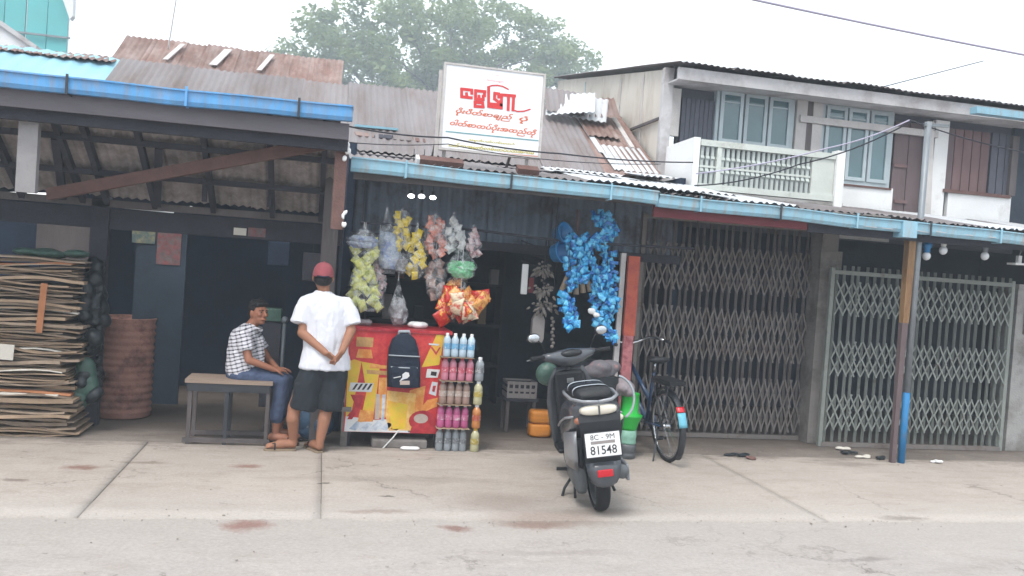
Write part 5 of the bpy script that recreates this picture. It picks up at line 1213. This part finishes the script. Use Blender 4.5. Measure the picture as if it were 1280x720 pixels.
b2.cap(hc+V((-.012,0,-.06)), S(310,413), .047, .055); b2.cap(S(306,428), S(303,460), .09, .09)
nS, nE, nW = S(305,421,-.15), S(311,450,-.19), S(343,462,-.16); fS, fE, fW = S(317,419,.15), S(335,449,.14), S(347,461,.0)
b2.cap(nS.lerp(nE,.3),nE,.04,.036); b2.cap(nE,nW,.036,.024); b2.cap(fS.lerp(fE,.3),fE,.04,.036); b2.cap(fE,fW,.036,.024)
hand(b2, nW, (S(362,463,-.10)-nW), (0,.3,-1), -1, .9, .4); hand(b2, fW, (S(364,461,-.05)-fW), (0,-.3,-1), 1, .9, .5)
feet = []
for d in (-.11,.10):
    kn = S(355+d*20,476,d); an = V((kn.x-.03,SYp+d,.10)); b2.cap(kn,V((kn.x-.02,SYp+d,.24)),.05,.045); b2.cap(V((kn.x-.02,SYp+d,.25)),an,.045,.034)
    feet.append(((an.x-.03,an.y,.012),(an.x+.19,an.y-.06,.012)))
for he, to in feet: foot(b2, he, to)
organic('body', b2, 'skin_dark', boy, .0065, 3)
for he, to in feet: sole(he, to, 'shoe_dark', boy)
for s in (-1,1):
    put('eye', MB().ell(hp(.029*s,.079,.004),(.0105,.005,.005),MF,10,6), 'eye_white', boy, True); put('pupil', MB().ell(hp(.029*s+.003,.0845,.004),(.0058,.0026,.0058),MF,8,5), 'hair', boy, True)
    put('eyebrow', MB().cap(hp(.014*s,.088,.022),hp(.046*s,.077,.022),.004,.003,6), 'hair', boy, True)
put('lips', MB().cap(hp(-.016,.0955,-.06),hp(.016,.0955,-.06),.0045,.0045,6), 'lens_amber', boy, True)
hb = MB(); hb.ell(hp(0,-.022,.030),(.080,.086,.084),MF); hb.ell(hp(0,-.055,-.02),(.066,.05,.06),MF); hb.ell(hp(.012,.042,.075),(.06,.045,.032),MF); hb.ell(hp(-.03,.05,.068),(.035,.03,.025),MF)
for k in range(30):
    a = random.uniform(0,6.28); e = random.uniform(.2,1.3); hb.ell(hp(.075*math.cos(a)*math.cos(e),-.02+.082*math.sin(a)*math.cos(e),.035+.085*math.sin(e)),(.014,.014,.012),n=6,m=4)
organic('hair', hb, 'hair', boy, .006, 2)
ss = MB(); rings = []
for px, py, wx, wy in ((313,405,.05,.06),(311,408,.075,.11),(308,412,.10,.16),(306,418,.12,.185),(304,430,.125,.18),(303,442,.13,.175),(303,452,.135,.175),(303,462,.14,.175),(304,469,.135,.17)):
    c = S(px,py); rings.append([c+V((wx*math.cos(t),wy*math.sin(t),-.1*wx*math.cos(t)*0)) for t in [2*math.pi*i/24 for i in range(24)]])
ss.loft(rings); ss.ell(nS,(.066,.066,.066)); ss.ell(fS,(.066,.066,.066)); ss.tube([nS, nS.lerp(nE,.6)], [.064,.066], 16); ss.tube([fS, fS.lerp(fE,.6)], [.062,.064], 16); ss.cap(S(325,424,-.02),S(326,452,-.02),.03,.035)
for k in range(5): a = S(290+k*5,440+k*3,-.165); ss.cap(a, a+V((.05,.0,-.04)), .010, .012)
organic('shirt', ss, 'check_shirt', boy, .009, 3, wrinkle=.010, wf=(9,9,8))
put('collar', MB().tube([hc+V((-.045,-.07,-.125)),hc+V((-.075,.0,-.105)),hc+V((-.03,.06,-.12)),hc+V((.035,.03,-.15)),hc+V((.04,-.05,-.16)),hc+V((-.045,-.07,-.125))], .014, 6), 'check_shirt', boy, True)
jn = MB(); jn.ell(S(304,467),(.15,.18,.105))
for d in (-.11,.10):
    kn = S(355+d*20,476,d); jn.cap(S(303,468,d*.85),kn,.092,.068); jn.cap(kn,V((kn.x-.022,SYp+d,.24)),.069,.064)
organic('jeans', jn, 'jeans', boy, .010, 3, wrinkle=.010, wf=(10,10,10))

# ================================================================== SCOOTER
s0 = atZ(750,637); SM = Matrix.Translation((s0.x,s0.y,0)) @ Matrix.Rotation(R(-7),4,'Z') @ Matrix.Rotation(R(-9),4,'Y')
sc_ = thing('motor_scooter', (s0.x,s0.y,0), 'grey motor scooter parked with its tail and number plate to the road', 'scooter')
def sput(name, mb, m, smooth=True, parent=None, bevel=0): return put(name, mb.xf(SM), m, parent or sc_, smooth, bevel=bevel)
def circ(c, r, n=32, ax='x'):
    return [V(c)+(V((0,r*math.cos(t),r*math.sin(t))) if ax == 'x' else V((r*math.cos(t),r*math.sin(t),0))) for t in [2*math.pi*i/n for i in range(n)]]
MX = Matrix.Rotation(math.pi/2,3,'Y').to_4x4()
def wheel(y, wname, r=.245, tw=.052):
    w = sput(wname, MB().lathe([(.03,-.045),(.05,-.045),(.05,.045),(.03,.045)],(0,y,r),16,MX), 'engine_grey')
    ring = []
    for i in range(40):
        t = 2*math.pi*i/40; o = V((0,y,r)); e = V((0,math.cos(t),math.sin(t)))
        ring.append([o+e*(r-tw+tw*a)+V((tw*b_,0,0)) for a, b_ in ((.05,-.8),(.35,-1),(.7,-.85),(.93,-.5),(1,0),(.93,.5),(.7,.85),(.35,1),(.05,.8),(-.02,0))])
    sput('tyre', MB().loft(ring, closed=True), 'rubber', True, w)
    sput('rim', MB().lathe([(r-tw-.012,-.036),(r-tw+.008,-.042),(r-tw+.008,.042),(r-tw-.012,.036),(r-tw-.012,-.036)],(0,y,r),32,MX,cap=False), 'engine_grey', True, w)
    for k in range(5):
        t = 2*math.pi*k/5; sput('spoke', MB().bar((0,y+.04*math.cos(t),r+.04*math.sin(t)),(0,y+(r-tw)*math.cos(t),r+(r-tw)*math.sin(t)),.022,.035,(1,0,0)), 'engine_grey', False, w)
    return w
wheel(0,'rear_wheel'); wheel(1.22,'front_wheel',.24,.045)
def sect(y, w, z, h, n=20, e=.6, dz=0):
    return [V((w/2*math.copysign(abs(math.cos(t))**e,math.cos(t)), y, z+h/2*math.copysign(abs(math.sin(t))**e,math.sin(t)))) for t in [2*math.pi*i/n for i in range(n)]]
sput('body_cover', MB().loft([sect(-.27,.20,.785,.05),sect(-.25,.26,.765,.10),sect(-.17,.35,.735,.18),sect(0,.35,.69,.28),sect(.2,.35,.63,.38),sect(.42,.335,.555,.44),sect(.6,.31,.51,.42),sect(.74,.28,.46,.34),sect(.80,.24,.42,.2)]), 'scooter_grey')
for s in (-1,1):
    sput('side_fairing', MB().loft([[V((s*(.150+.045*math.sin(math.pi*u)),-.16+.50*u+o,.62-.10*u-k*(.30-.10*u))) for k, o in ((0,0),(.35,.01),(.7,.03),(1,.06),(.9,.10),(.5,.08),(.1,.05))] for u in [i/6 for i in range(7)]]), 'scooter_silver')
    sput('side_trim', MB().tube([(s*.172,-.2,.73),(s*.20,0,.69),(s*.203,.2,.63),(s*.196,.4,.56)], .009, 6), 'scooter_silver')
    sput('indicator', MB().ell((s*.135,-.255,.71),(.04,.025,.026)), 'lens_clear' if s > 0 else 'lens_amber')
    sput('grab_bar', MB().tube([(s*.15,.30,.83),(s*.175,.08,.85),(s*.165,-.14,.845),(s*.10,-.26,.84),(0,-.29,.835)], .012, 8), 'scooter_silver')
    sput('foot_peg', MB().bar((s*.14,.30,.24),(s*.25,.32,.25),.03,.02), 'black_plastic', False)
tl = sput('tail_light', MB().loft([sect(-.262,.27,.778,.07,e=.7),sect(-.287,.24,.775,.062,e=.7),sect(-.296,.17,.773,.04,e=.7)]), 'lens_clear')
sput('divider', MB().box((-.006,-.302,.743),(.006,-.28,.808)), 'scooter_grey', False, tl)
sput('seat', MB().loft([sect(-.16,.18,.845,.04),sect(-.12,.25,.855,.09),sect(.0,.26,.86,.11),sect(.25,.265,.83,.11),sect(.38,.26,.775,.10),sect(.55,.25,.765,.10),sect(.70,.22,.75,.09),sect(.77,.16,.72,.06)]), 'seat_black')
for k, (y, m) in enumerate(((-.05,'strap_grey'),(.06,'navy_cloth'),(.16,'strap_grey'))):
    sput('seat_stripe', MB().loft([[V((.136*math.copysign(abs(math.cos(t))**.6,math.cos(t)),y+dy,.855+.062*math.copysign(abs(math.sin(t))**.6,math.sin(t)))) for t in [math.pi*i/12 for i in range(13)]] for dy in (0,.035)], cap=False), m)
sput('rear_fender', MB().loft([[V((w*c_,y,z)) for c_ in (-1,-.6,.6,1)]+[V((w*.8,y+.05,z)),V((-w*.8,y+.05,z))] for y, z, w in ((-.272,.745,.15),(-.288,.70,.145),(-.29,.62,.14),(-.29,.50,.13),(-.29,.40,.12))]), 'black_plastic', False)
sput('mudguard', MB().loft([[V((w*c_,y-(.02 if abs(c_)<.9 else 0),z)) for c_ in (-1,-.5,.5,1)]+[V((w*.85,y+.025,z)),V((-w*.85,y+.025,z))] for y, z, w in ((-.292,.42,.125),(-.305,.36,.118),(-.312,.31,.105),(-.312,.27,.08),(-.305,.25,.05))]), 'scooter_grey')
sput('reflector', MB().box((-.055,-.345,.325),(.055,-.328,.375)), 'lens_red', False, bevel=.006)
# number plate
PM = Matrix.Translation((.0,-.335,.55)) @ Matrix.Diagonal((.80,1,.86,1)) @ Matrix.Rotation(R(-8),4,'X')
pl = sput('number_plate', MB().box((-.152,-.004,-.095),(.152,.004,.095)).xf(PM), 'plate_white', False, bevel=.003)
sput('plate_frame', MB().box((-.160,-.006,-.103),(.160,.003,-.096)).box((-.160,-.006,.096),(.160,.003,.103)).box((-.160,-.006,-.0955),(-.153,.003,.0955)).box((.153,-.006,-.0955),(.160,.003,.0955)).xf(PM), 'ink_black', False, pl)
def ptext(s, w, h, z, name, bold=.012):
    t = text_mb(s,1,0,bold); x0 = min(p.x for p in t.v); x1 = max(p.x for p in t.v); y0 = min(p.y for p in t.v); y1 = max(p.y for p in t.v)
    t.v = [V(((p.x-(x0+x1)/2)/(x1-x0)*w,-.0055,z+((p.y-y0)/(y1-y0)-.5)*h)) for p in t.v]; sput(name, t.xf(PM), 'ink_black', False, pl)
ptext('8C - 9M',.21,.040,.060,'lettering',.0); ptext('81548',.23,.068,-.042,'lettering',.008)
sput('grey_bar', MB().box((-.105,-.0055,.006),(.105,-.0045,.030)).xf(PM), 'grey_plastic', False, pl)
# drive train, exhaust, stand
sput('engine_case', MB().loft([sect(-.06,.05,.245,.16),sect(-.04,.09,.25,.22),sect(.1,.10,.26,.22),sect(.34,.10,.28,.22),sect(.42,.06,.28,.16)]).xf(Matrix.Translation((-.125,0,0))), 'engine_grey')
sput('engine_block', MB().box((-.10,.30,.20),(.12,.55,.40)), 'black_plastic', False, bevel=.02)
ex = sput('exhaust', MB().tube([(.15,-.17,.30),(.155,-.15,.30),(.155,.05,.27),(.15,.28,.24),(.10,.40,.20)],[.04,.052,.056,.048,.018],14), 'engine_grey')
sput('heat_shield', MB().box((.19,-.12,.22),(.215,.16,.34)), 'scooter_silver', False, ex, bevel=.01)
for s in (-1,1): sput('shock_absorber', MB().tube([(s*.11,-.02,.27),(s*.13,-.10,.55)], .022, 10), 'steel_dark')
sput('side_stand', MB().tube([(-.10,.38,.20),(-.20,.34,.09),(-.255,.30,-.038)], .012, 6).box((-.275,.28,-.042),(-.235,.34,-.034)), 'black_plastic')
sput('centre_stand', MB().tube([(-.13,.25,.16),(-.15,.16,.06)], .011, 6).tube([(.13,.25,.16),(.15,.16,.08)], .011, 6), 'black_plastic')
sput('floorboard', MB().box((-.17,.74,.255),(.17,1.02,.30)), 'black_plastic', False, bevel=.02)
sput('leg_shield', MB().loft([[V((w*math.sin(a*1.2), y-.10*(1-math.cos(a*1.2))+t, z)) for a, t in [(-1,0),(-.6,0),(-.2,0),(.2,0),(.6,0),(1,0),(1,.03),(.5,.03),(0,.03),(-.5,.03),(-1,.03)]] for z, y, w in ((.27,1.02,.18),(.45,1.04,.205),(.65,1.03,.215),(.82,1.00,.19),(.93,.96,.13))]), 'scooter_grey')
sput('inner_panel', MB().box((-.13,.93,.38),(.13,1.0,.90)), 'black_plastic', False, bevel=.03)
sput('front_fender', MB().loft([[V((s*.055,1.22+(.27+(.0 if abs(s)>.9 else .02))*math.cos(t),.24+(.27+(.0 if abs(s)>.9 else .02))*math.sin(t))) for s in (-1,-.5,.5,1)]+[V((.045,1.22+.262*math.cos(t),.24+.262*math.sin(t))),V((-.045,1.22+.262*math.cos(t),.24+.262*math.sin(t)))] for t in [R(20+i*14) for i in range(11)]]), 'scooter_grey')
for s in (-1,1): sput('fork_leg', MB().tube([(s*.07,1.22,.24),(s*.06,1.10,.60)], .018, 8), 'steel_dark')
sput('steering_column', MB().tube([(0,1.10,.55),(0,.96,.98)], .03, 8), 'black_plastic')
HM = Matrix.Translation((0,.95,0)) @ Matrix.Rotation(R(17),4,'Z') @ Matrix.Translation((0,-.95,0))
def hput(name, mb, m, smooth=True, parent=None): return sput(name, mb.xf(HM), m, smooth, parent)
hb_ = hput('handlebar_cover', MB().loft([sect(0,.07,0,.06).__class__([V((x,.92+.06*math.cos(t)*h,1.0+dz+.055*math.sin(t)*h)) for t in [2*math.pi*i/14 for i in range(14)]]) for x, h, dz in ((-.24,.45,.035),(-.18,.7,.025),(-.10,1.15,.01),(0,1.4,.005),(.10,1.15,.01),(.18,.7,.025),(.24,.45,.035))]), 'scooter_grey')
hput('dash', MB().ell((0,.87,1.045),(.10,.045,.035)), 'black_plastic', True, hb_)
hput('headlight', MB().ell((0,1.0,1.0),(.09,.05,.06)), 'lens_clear', True, hb_)
for s in (-1,1):
    hput('grip', MB().tube([(s*.23,.91,1.035),(s*.36,.87,1.04)], .019, 10), 'rubber')
    hput('brake_lever', MB().tube([(s*.22,.95,1.03),(s*.30,.955,1.025),(s*.37,.94,1.02)], .007, 6), 'engine_grey')
    mi = hput('mirror', MB().tube([(s*.20,.93,1.05),(s*.25,.92,1.16),(s*.285,.90,1.185)], .006, 6), 'black_plastic')
    hput('mirror_shell', MB().ell((s*.31,.915,1.20),(.062,.022,.042)), 'black_plastic', True, mi)
    hput('mirror_glass', MB().ell((s*.31,.899,1.20),(.054,.010,.035)), 'chrome', True, mi)
sput('seat_hook', MB().box((-.03,.895,.80),(.03,.93,.84)), 'chrome', False)
sput('front_basket', MB().ell((-.16,1.12,.86),(.10,.07,.10)), 'green_bag', True)

# ================================================================== BICYCLE
k0 = atZ(833,577); KM = Matrix.Translation((k0.x,k0.y,0)) @ Matrix.Rotation(R(2),4,'Z') @ Matrix.Rotation(R(-5),4,'Y')
bk_ = thing('bicycle', (k0.x,k0.y,0), 'old bicycle with blue step-through frame leaning before the rusty gate', 'bicycle')
def kput(name, mb, m, smooth=True, parent=None): return put(name, mb.xf(KM), m, parent or bk_, smooth)
WR = .335
for y, nm in ((0,'rear_wheel'),(1.08,'front_wheel')):
    w = kput(nm, MB().lathe([(.018,-.035),(.022,-.03),(.022,.03),(.018,.035)],(0,y,WR),12,MX), 'chrome')
    kput('tyre', MB().tube(circ((0,y,WR),WR-.018,44), .018, 8, closed=True), 'rubber', True, w)
    kput('rim', MB().tube(circ((0,y,WR),WR-.042,44), .010, 6, closed=True), 'chrome', True, w)
    for k in range(18):
        t = 2*math.pi*k/18; t2 = t+.25*(1 if k % 2 else -1); kput('spoke', MB().tube([((.025 if k % 2 else -.025),y+.02*math.cos(t2),WR+.02*math.sin(t2)),(0,y+(WR-.05)*math.cos(t),WR+(WR-.05)*math.sin(t))], .0018, 4), 'chrome', False, w)
    a0, a1 = (40,225) if y == 0 else (10,150)
    mg = kput('mudguard', MB().loft([[V((s*.03,y+(WR+.022+(.010 if abs(s)<.6 else 0))*math.cos(t),WR+(WR+.022+(.010 if abs(s)<.6 else 0))*math.sin(t))) for s in (-1,-.5,.5,1)]+[V((.025,y+(WR+.018)*math.cos(t),WR+(WR+.018)*math.sin(t))),V((-.025,y+(WR+.018)*math.cos(t),WR+(WR+.018)*math.sin(t)))] for t in [R(a0+(a1-a0)*i/14) for i in range(15)]]), 'steel_dark')
    if y == 0:
        for a, b_, m in ((142,150,'lens_red'),(151,172,'bike_tape')): kput('reflector_tape', MB().loft([[V((s*.038,(WR+.036)*math.cos(t),WR+(WR+.036)*math.sin(t))) for s in (-1,1)]+[V((s*.038,(WR+.026)*math.cos(t),WR+(WR+.026)*math.sin(t))) for s in (1,-1)] for t in [R(a+(b_-a)*i/4) for i in range(5)]]), m, True, mg)
bb = V((0,.46,.29)); hd0, hd1 = V((0,.93,.62)), V((0,.87,.90)); st0 = V((0,.27,.80))
for nm, a, b_, r in (('seat_tube',bb,st0,.016),('head_tube',hd0,hd1,.02),('down_tube',bb+V((0,.0,.02)),hd0,.024),('top_tube',bb.lerp(st0,.45),hd1-V((0,0,.08)),.022)): kput(nm, MB().tube([a,b_], r, 10), 'bike_blue')
for s in (-1,1):
    kput('chain_stay', MB().tube([bb+V((s*.03,0,0)),(s*.05,0,WR)], .010, 6), 'bike_blue'); kput('seat_stay', MB().tube([st0+V((s*.015,0,-.03)),(s*.05,0,WR)], .009, 6), 'steel_dark'); kput('fork_blade', MB().tube([hd0+V((s*.04,0,-.03)),(s*.045,1.02,.5),(s*.045,1.08,WR)], .011, 6), 'bike_blue')
    kput('carrier_stay', MB().tube([(s*.05,0,WR),(s*.06,-.18,.74)], .006, 6), 'steel_dark')
    cr_ = kput('crank', MB().bar(bb+V((s*.06,0,0)),bb+V((s*.075,-.02*s,-.17*s)),.018,.012), 'chrome', False)
    kput('pedal', MB().obox(bb+V((s*.13,-.02*s,-.17*s)),(.10,.075,.022)), 'rubber', False, cr_)
kput('chain_case', MB().loft([[V((x,bb.y-.42*u+.10*math.cos(t)*(1-.35*u),bb.z+(WR-bb.z)*u+.085*math.sin(t)*(1-.35*u))) for t in [2*math.pi*i/16 for i in range(16)]] for x, u in ((.05,0),(.066,0))]), 'bike_blue', False)
kput('chain', MB().bar(bb+V((.055,0,.085)),(.055,0,WR+.05),.01,.012).bar(bb+V((.055,0,-.085)),(.055,0,WR-.05),.01,.012), 'steel_dark', False)
kput('seat_post', MB().tube([st0,st0+V((0,-.03,.10))], .012, 8), 'chrome')
kput('saddle', MB().loft([[V((w*math.cos(t),y,.925+dz+.03*math.sin(t))) for t in [2*math.pi*i/14 for i in range(14)]] for y, w, dz in ((.10,.06,.01),(.12,.10,.012),(.18,.105,.008),(.27,.06,0),(.36,.025,-.004),(.385,.015,-.006))]), 'seat_black')
for X in (-.06,-.02,.02,.06): kput('carrier_bar', MB().tube([(X,.16,.735),(X,-.28,.745)], .006, 6), 'steel_dark')
kput('carrier_pad', MB().box((-.075,-.26,.752),(.075,.12,.785)), 'seat_black', False)
kput('stem', MB().tube([hd1,hd1+V((0,-.02,.14))], .012, 8), 'chrome')
kput('handlebar', MB().tube([(-.27,.62,1.06),(-.25,.74,1.075),(-.20,.86,1.07),(-.10,.90,1.03),(0,.85,1.02),(.10,.90,1.03),(.20,.86,1.07),(.25,.74,1.075),(.27,.62,1.06)], .016, 8), 'chrome')
for s in (-1,1): kput('grip', MB().tube([(s*.272,.63,1.06),(s*.285,.52,1.05)], .017, 8), 'rubber')
kput('kickstand', MB().tube([(-.06,.05,.30),(-.13,.0,.03),(-.15,-.02,.0)], .009, 6), 'steel_dark')
# ================================================================== GOODS BETWEEN SCOOTER AND BICYCLE
q = atZ(786,575); gx, gy = q.x, q.y+.08
gt = thing('green_jug', (gx,gy,0), 'bright green funnel-topped plastic jug standing between scooter and bicycle', 'jug')
put('base_jar', MB().lathe([(.07,0),(.085,.01),(.088,.05),(.082,.06),(.088,.07),(.088,.12),(.08,.14)],(gx,gy,0),20), 'engine_grey', gt, True)
put('label_band', MB().lathe([(.08,.141),(.082,.16),(.078,.18),(.082,.2),(.08,.27)],(gx,gy,0),20), 'green_label', gt, True)
put('green_top', MB().lathe([(.08,.271),(.085,.30),(.10,.35),(.125,.40),(.128,.41),(.10,.42),(.085,.44),(.085,.60),(.09,.61),(.06,.62)],(gx,gy,0),24), 'green_tub', gt, True)
q = atY(770,497,7.15); hp_ = put('white_hoop', MB().tube([V((q.x+.17*math.cos(t),7.15+.05*math.sin(t),q.z+.19*math.sin(t))) for t in [R(80)-R(140)*i/24 for i in range(25)]], .011, 8), 'strap_grey', None, True); tag(hp_, 'white plastic hoop standing behind the scooter tail', 'hoop')
put('hoop_stand', MB().tube([(q.x+.06,7.10,q.z-.175),(q.x+.02,7.12,0)], .012, 6), 'steel_dark', hp_)
for k, (px, py, w, h, Y, m, lab) in enumerate([(752,462,.20,.11,7.55,'sack_grey','grey sack with pink print behind the scooter seat'),(778,484,.12,.09,gy,'pink_cloth','pale rolled cloth on top of the green jug')]):
    q = atY(px,py,Y); mb = MB()
    for j in range(8): mb.ell(q+V((random.uniform(-w,w)*.6,random.uniform(-.06,.06),random.uniform(-h,h)*.4)),(w*.55,.1,h*.6))
    o = organic('stuffed_sack', mb, m, None, .014, 3); tag(o, lab, 'sack')
    if k == 0: put('support_box', MB().box((q.x-w*.7,Y-.09,0),(q.x+w*.7,Y+.09,q.z-h*.5)), 'dark_bag', o)
# ================================================================== LITTER
for k, (px, py, w, m, lab) in enumerate([(1052,561,.13,'paper_white','white scrap with dark bits near the foot of the grey gate'),(1080,571,.12,'paper_white','white crumpled scrap just left of the wooden post'),(1062,566,.10,'dark_bag','dark rag between the two white scraps'),(1100,573,.09,'dark_bag','flat dark rag touching the wooden post'),(1172,578,.07,'white_plastic','lone white scrap right of the blue pipe foot'),(922,569,.16,'dark_bag','dark oily rag lying before the rusty gate'),(936,573,.08,'wood_brown','brown scrap at the end of the oily rag')]):
    q = atZ(px,py,.01); mb = MB()
    for j in range(6): mb.ell(q+V((random.uniform(-w,w)*.7,random.uniform(-.03,.03),random.uniform(0,.012))),(w*.35,.03,.014))
    o = organic('litter_scrap', mb, m, None, .009, 2); tag(o, lab, 'litter')
for k, (px, py, w, h, lab) in enumerate([(433,190,.035,.07,'torn white plastic caught at the end of the shed gutter'),(430,274,.02,.06,'small white plastic shred low on the brown shed post')]):
    q = atY(px,py,7.22); mb = MB()
    for j in range(7): mb.ell(q+V((random.uniform(-w,w)*.6,random.uniform(-.01,.01),random.uniform(-h,h))),(w*.6,.012,h*.4), Euler((0,random.uniform(-.6,.6),0)).to_matrix())
    o = organic('plastic_shred', mb, 'white_plastic', None, .007, 2); tag(o, lab, 'plastic')
# ================================================================== HAZE: fades far things, and added as the lens's milky veil
hz_ = put('haze', MB().box((-310,-130,-1.6),(310,330,36)), None, kind='stuff'); tag(hz_, 'thin pale haze over the whole street, standing also for a milky lens veil', 'haze')
hm = bpy.data.materials.new('haze_veil'); hm.use_nodes = True; n_ = hm.node_tree.nodes; n_.remove(n_['Principled BSDF'])
pv_ = n_.new('ShaderNodeVolumePrincipled'); pv_.inputs['Color'].default_value = (.80,.90,1,1); pv_.inputs['Density'].default_value = .0055; pv_.inputs['Anisotropy'].default_value = 0
hm.node_tree.links.new(pv_.outputs[0], n_['Material Output'].inputs['Volume']); hz_.data.materials.append(hm)
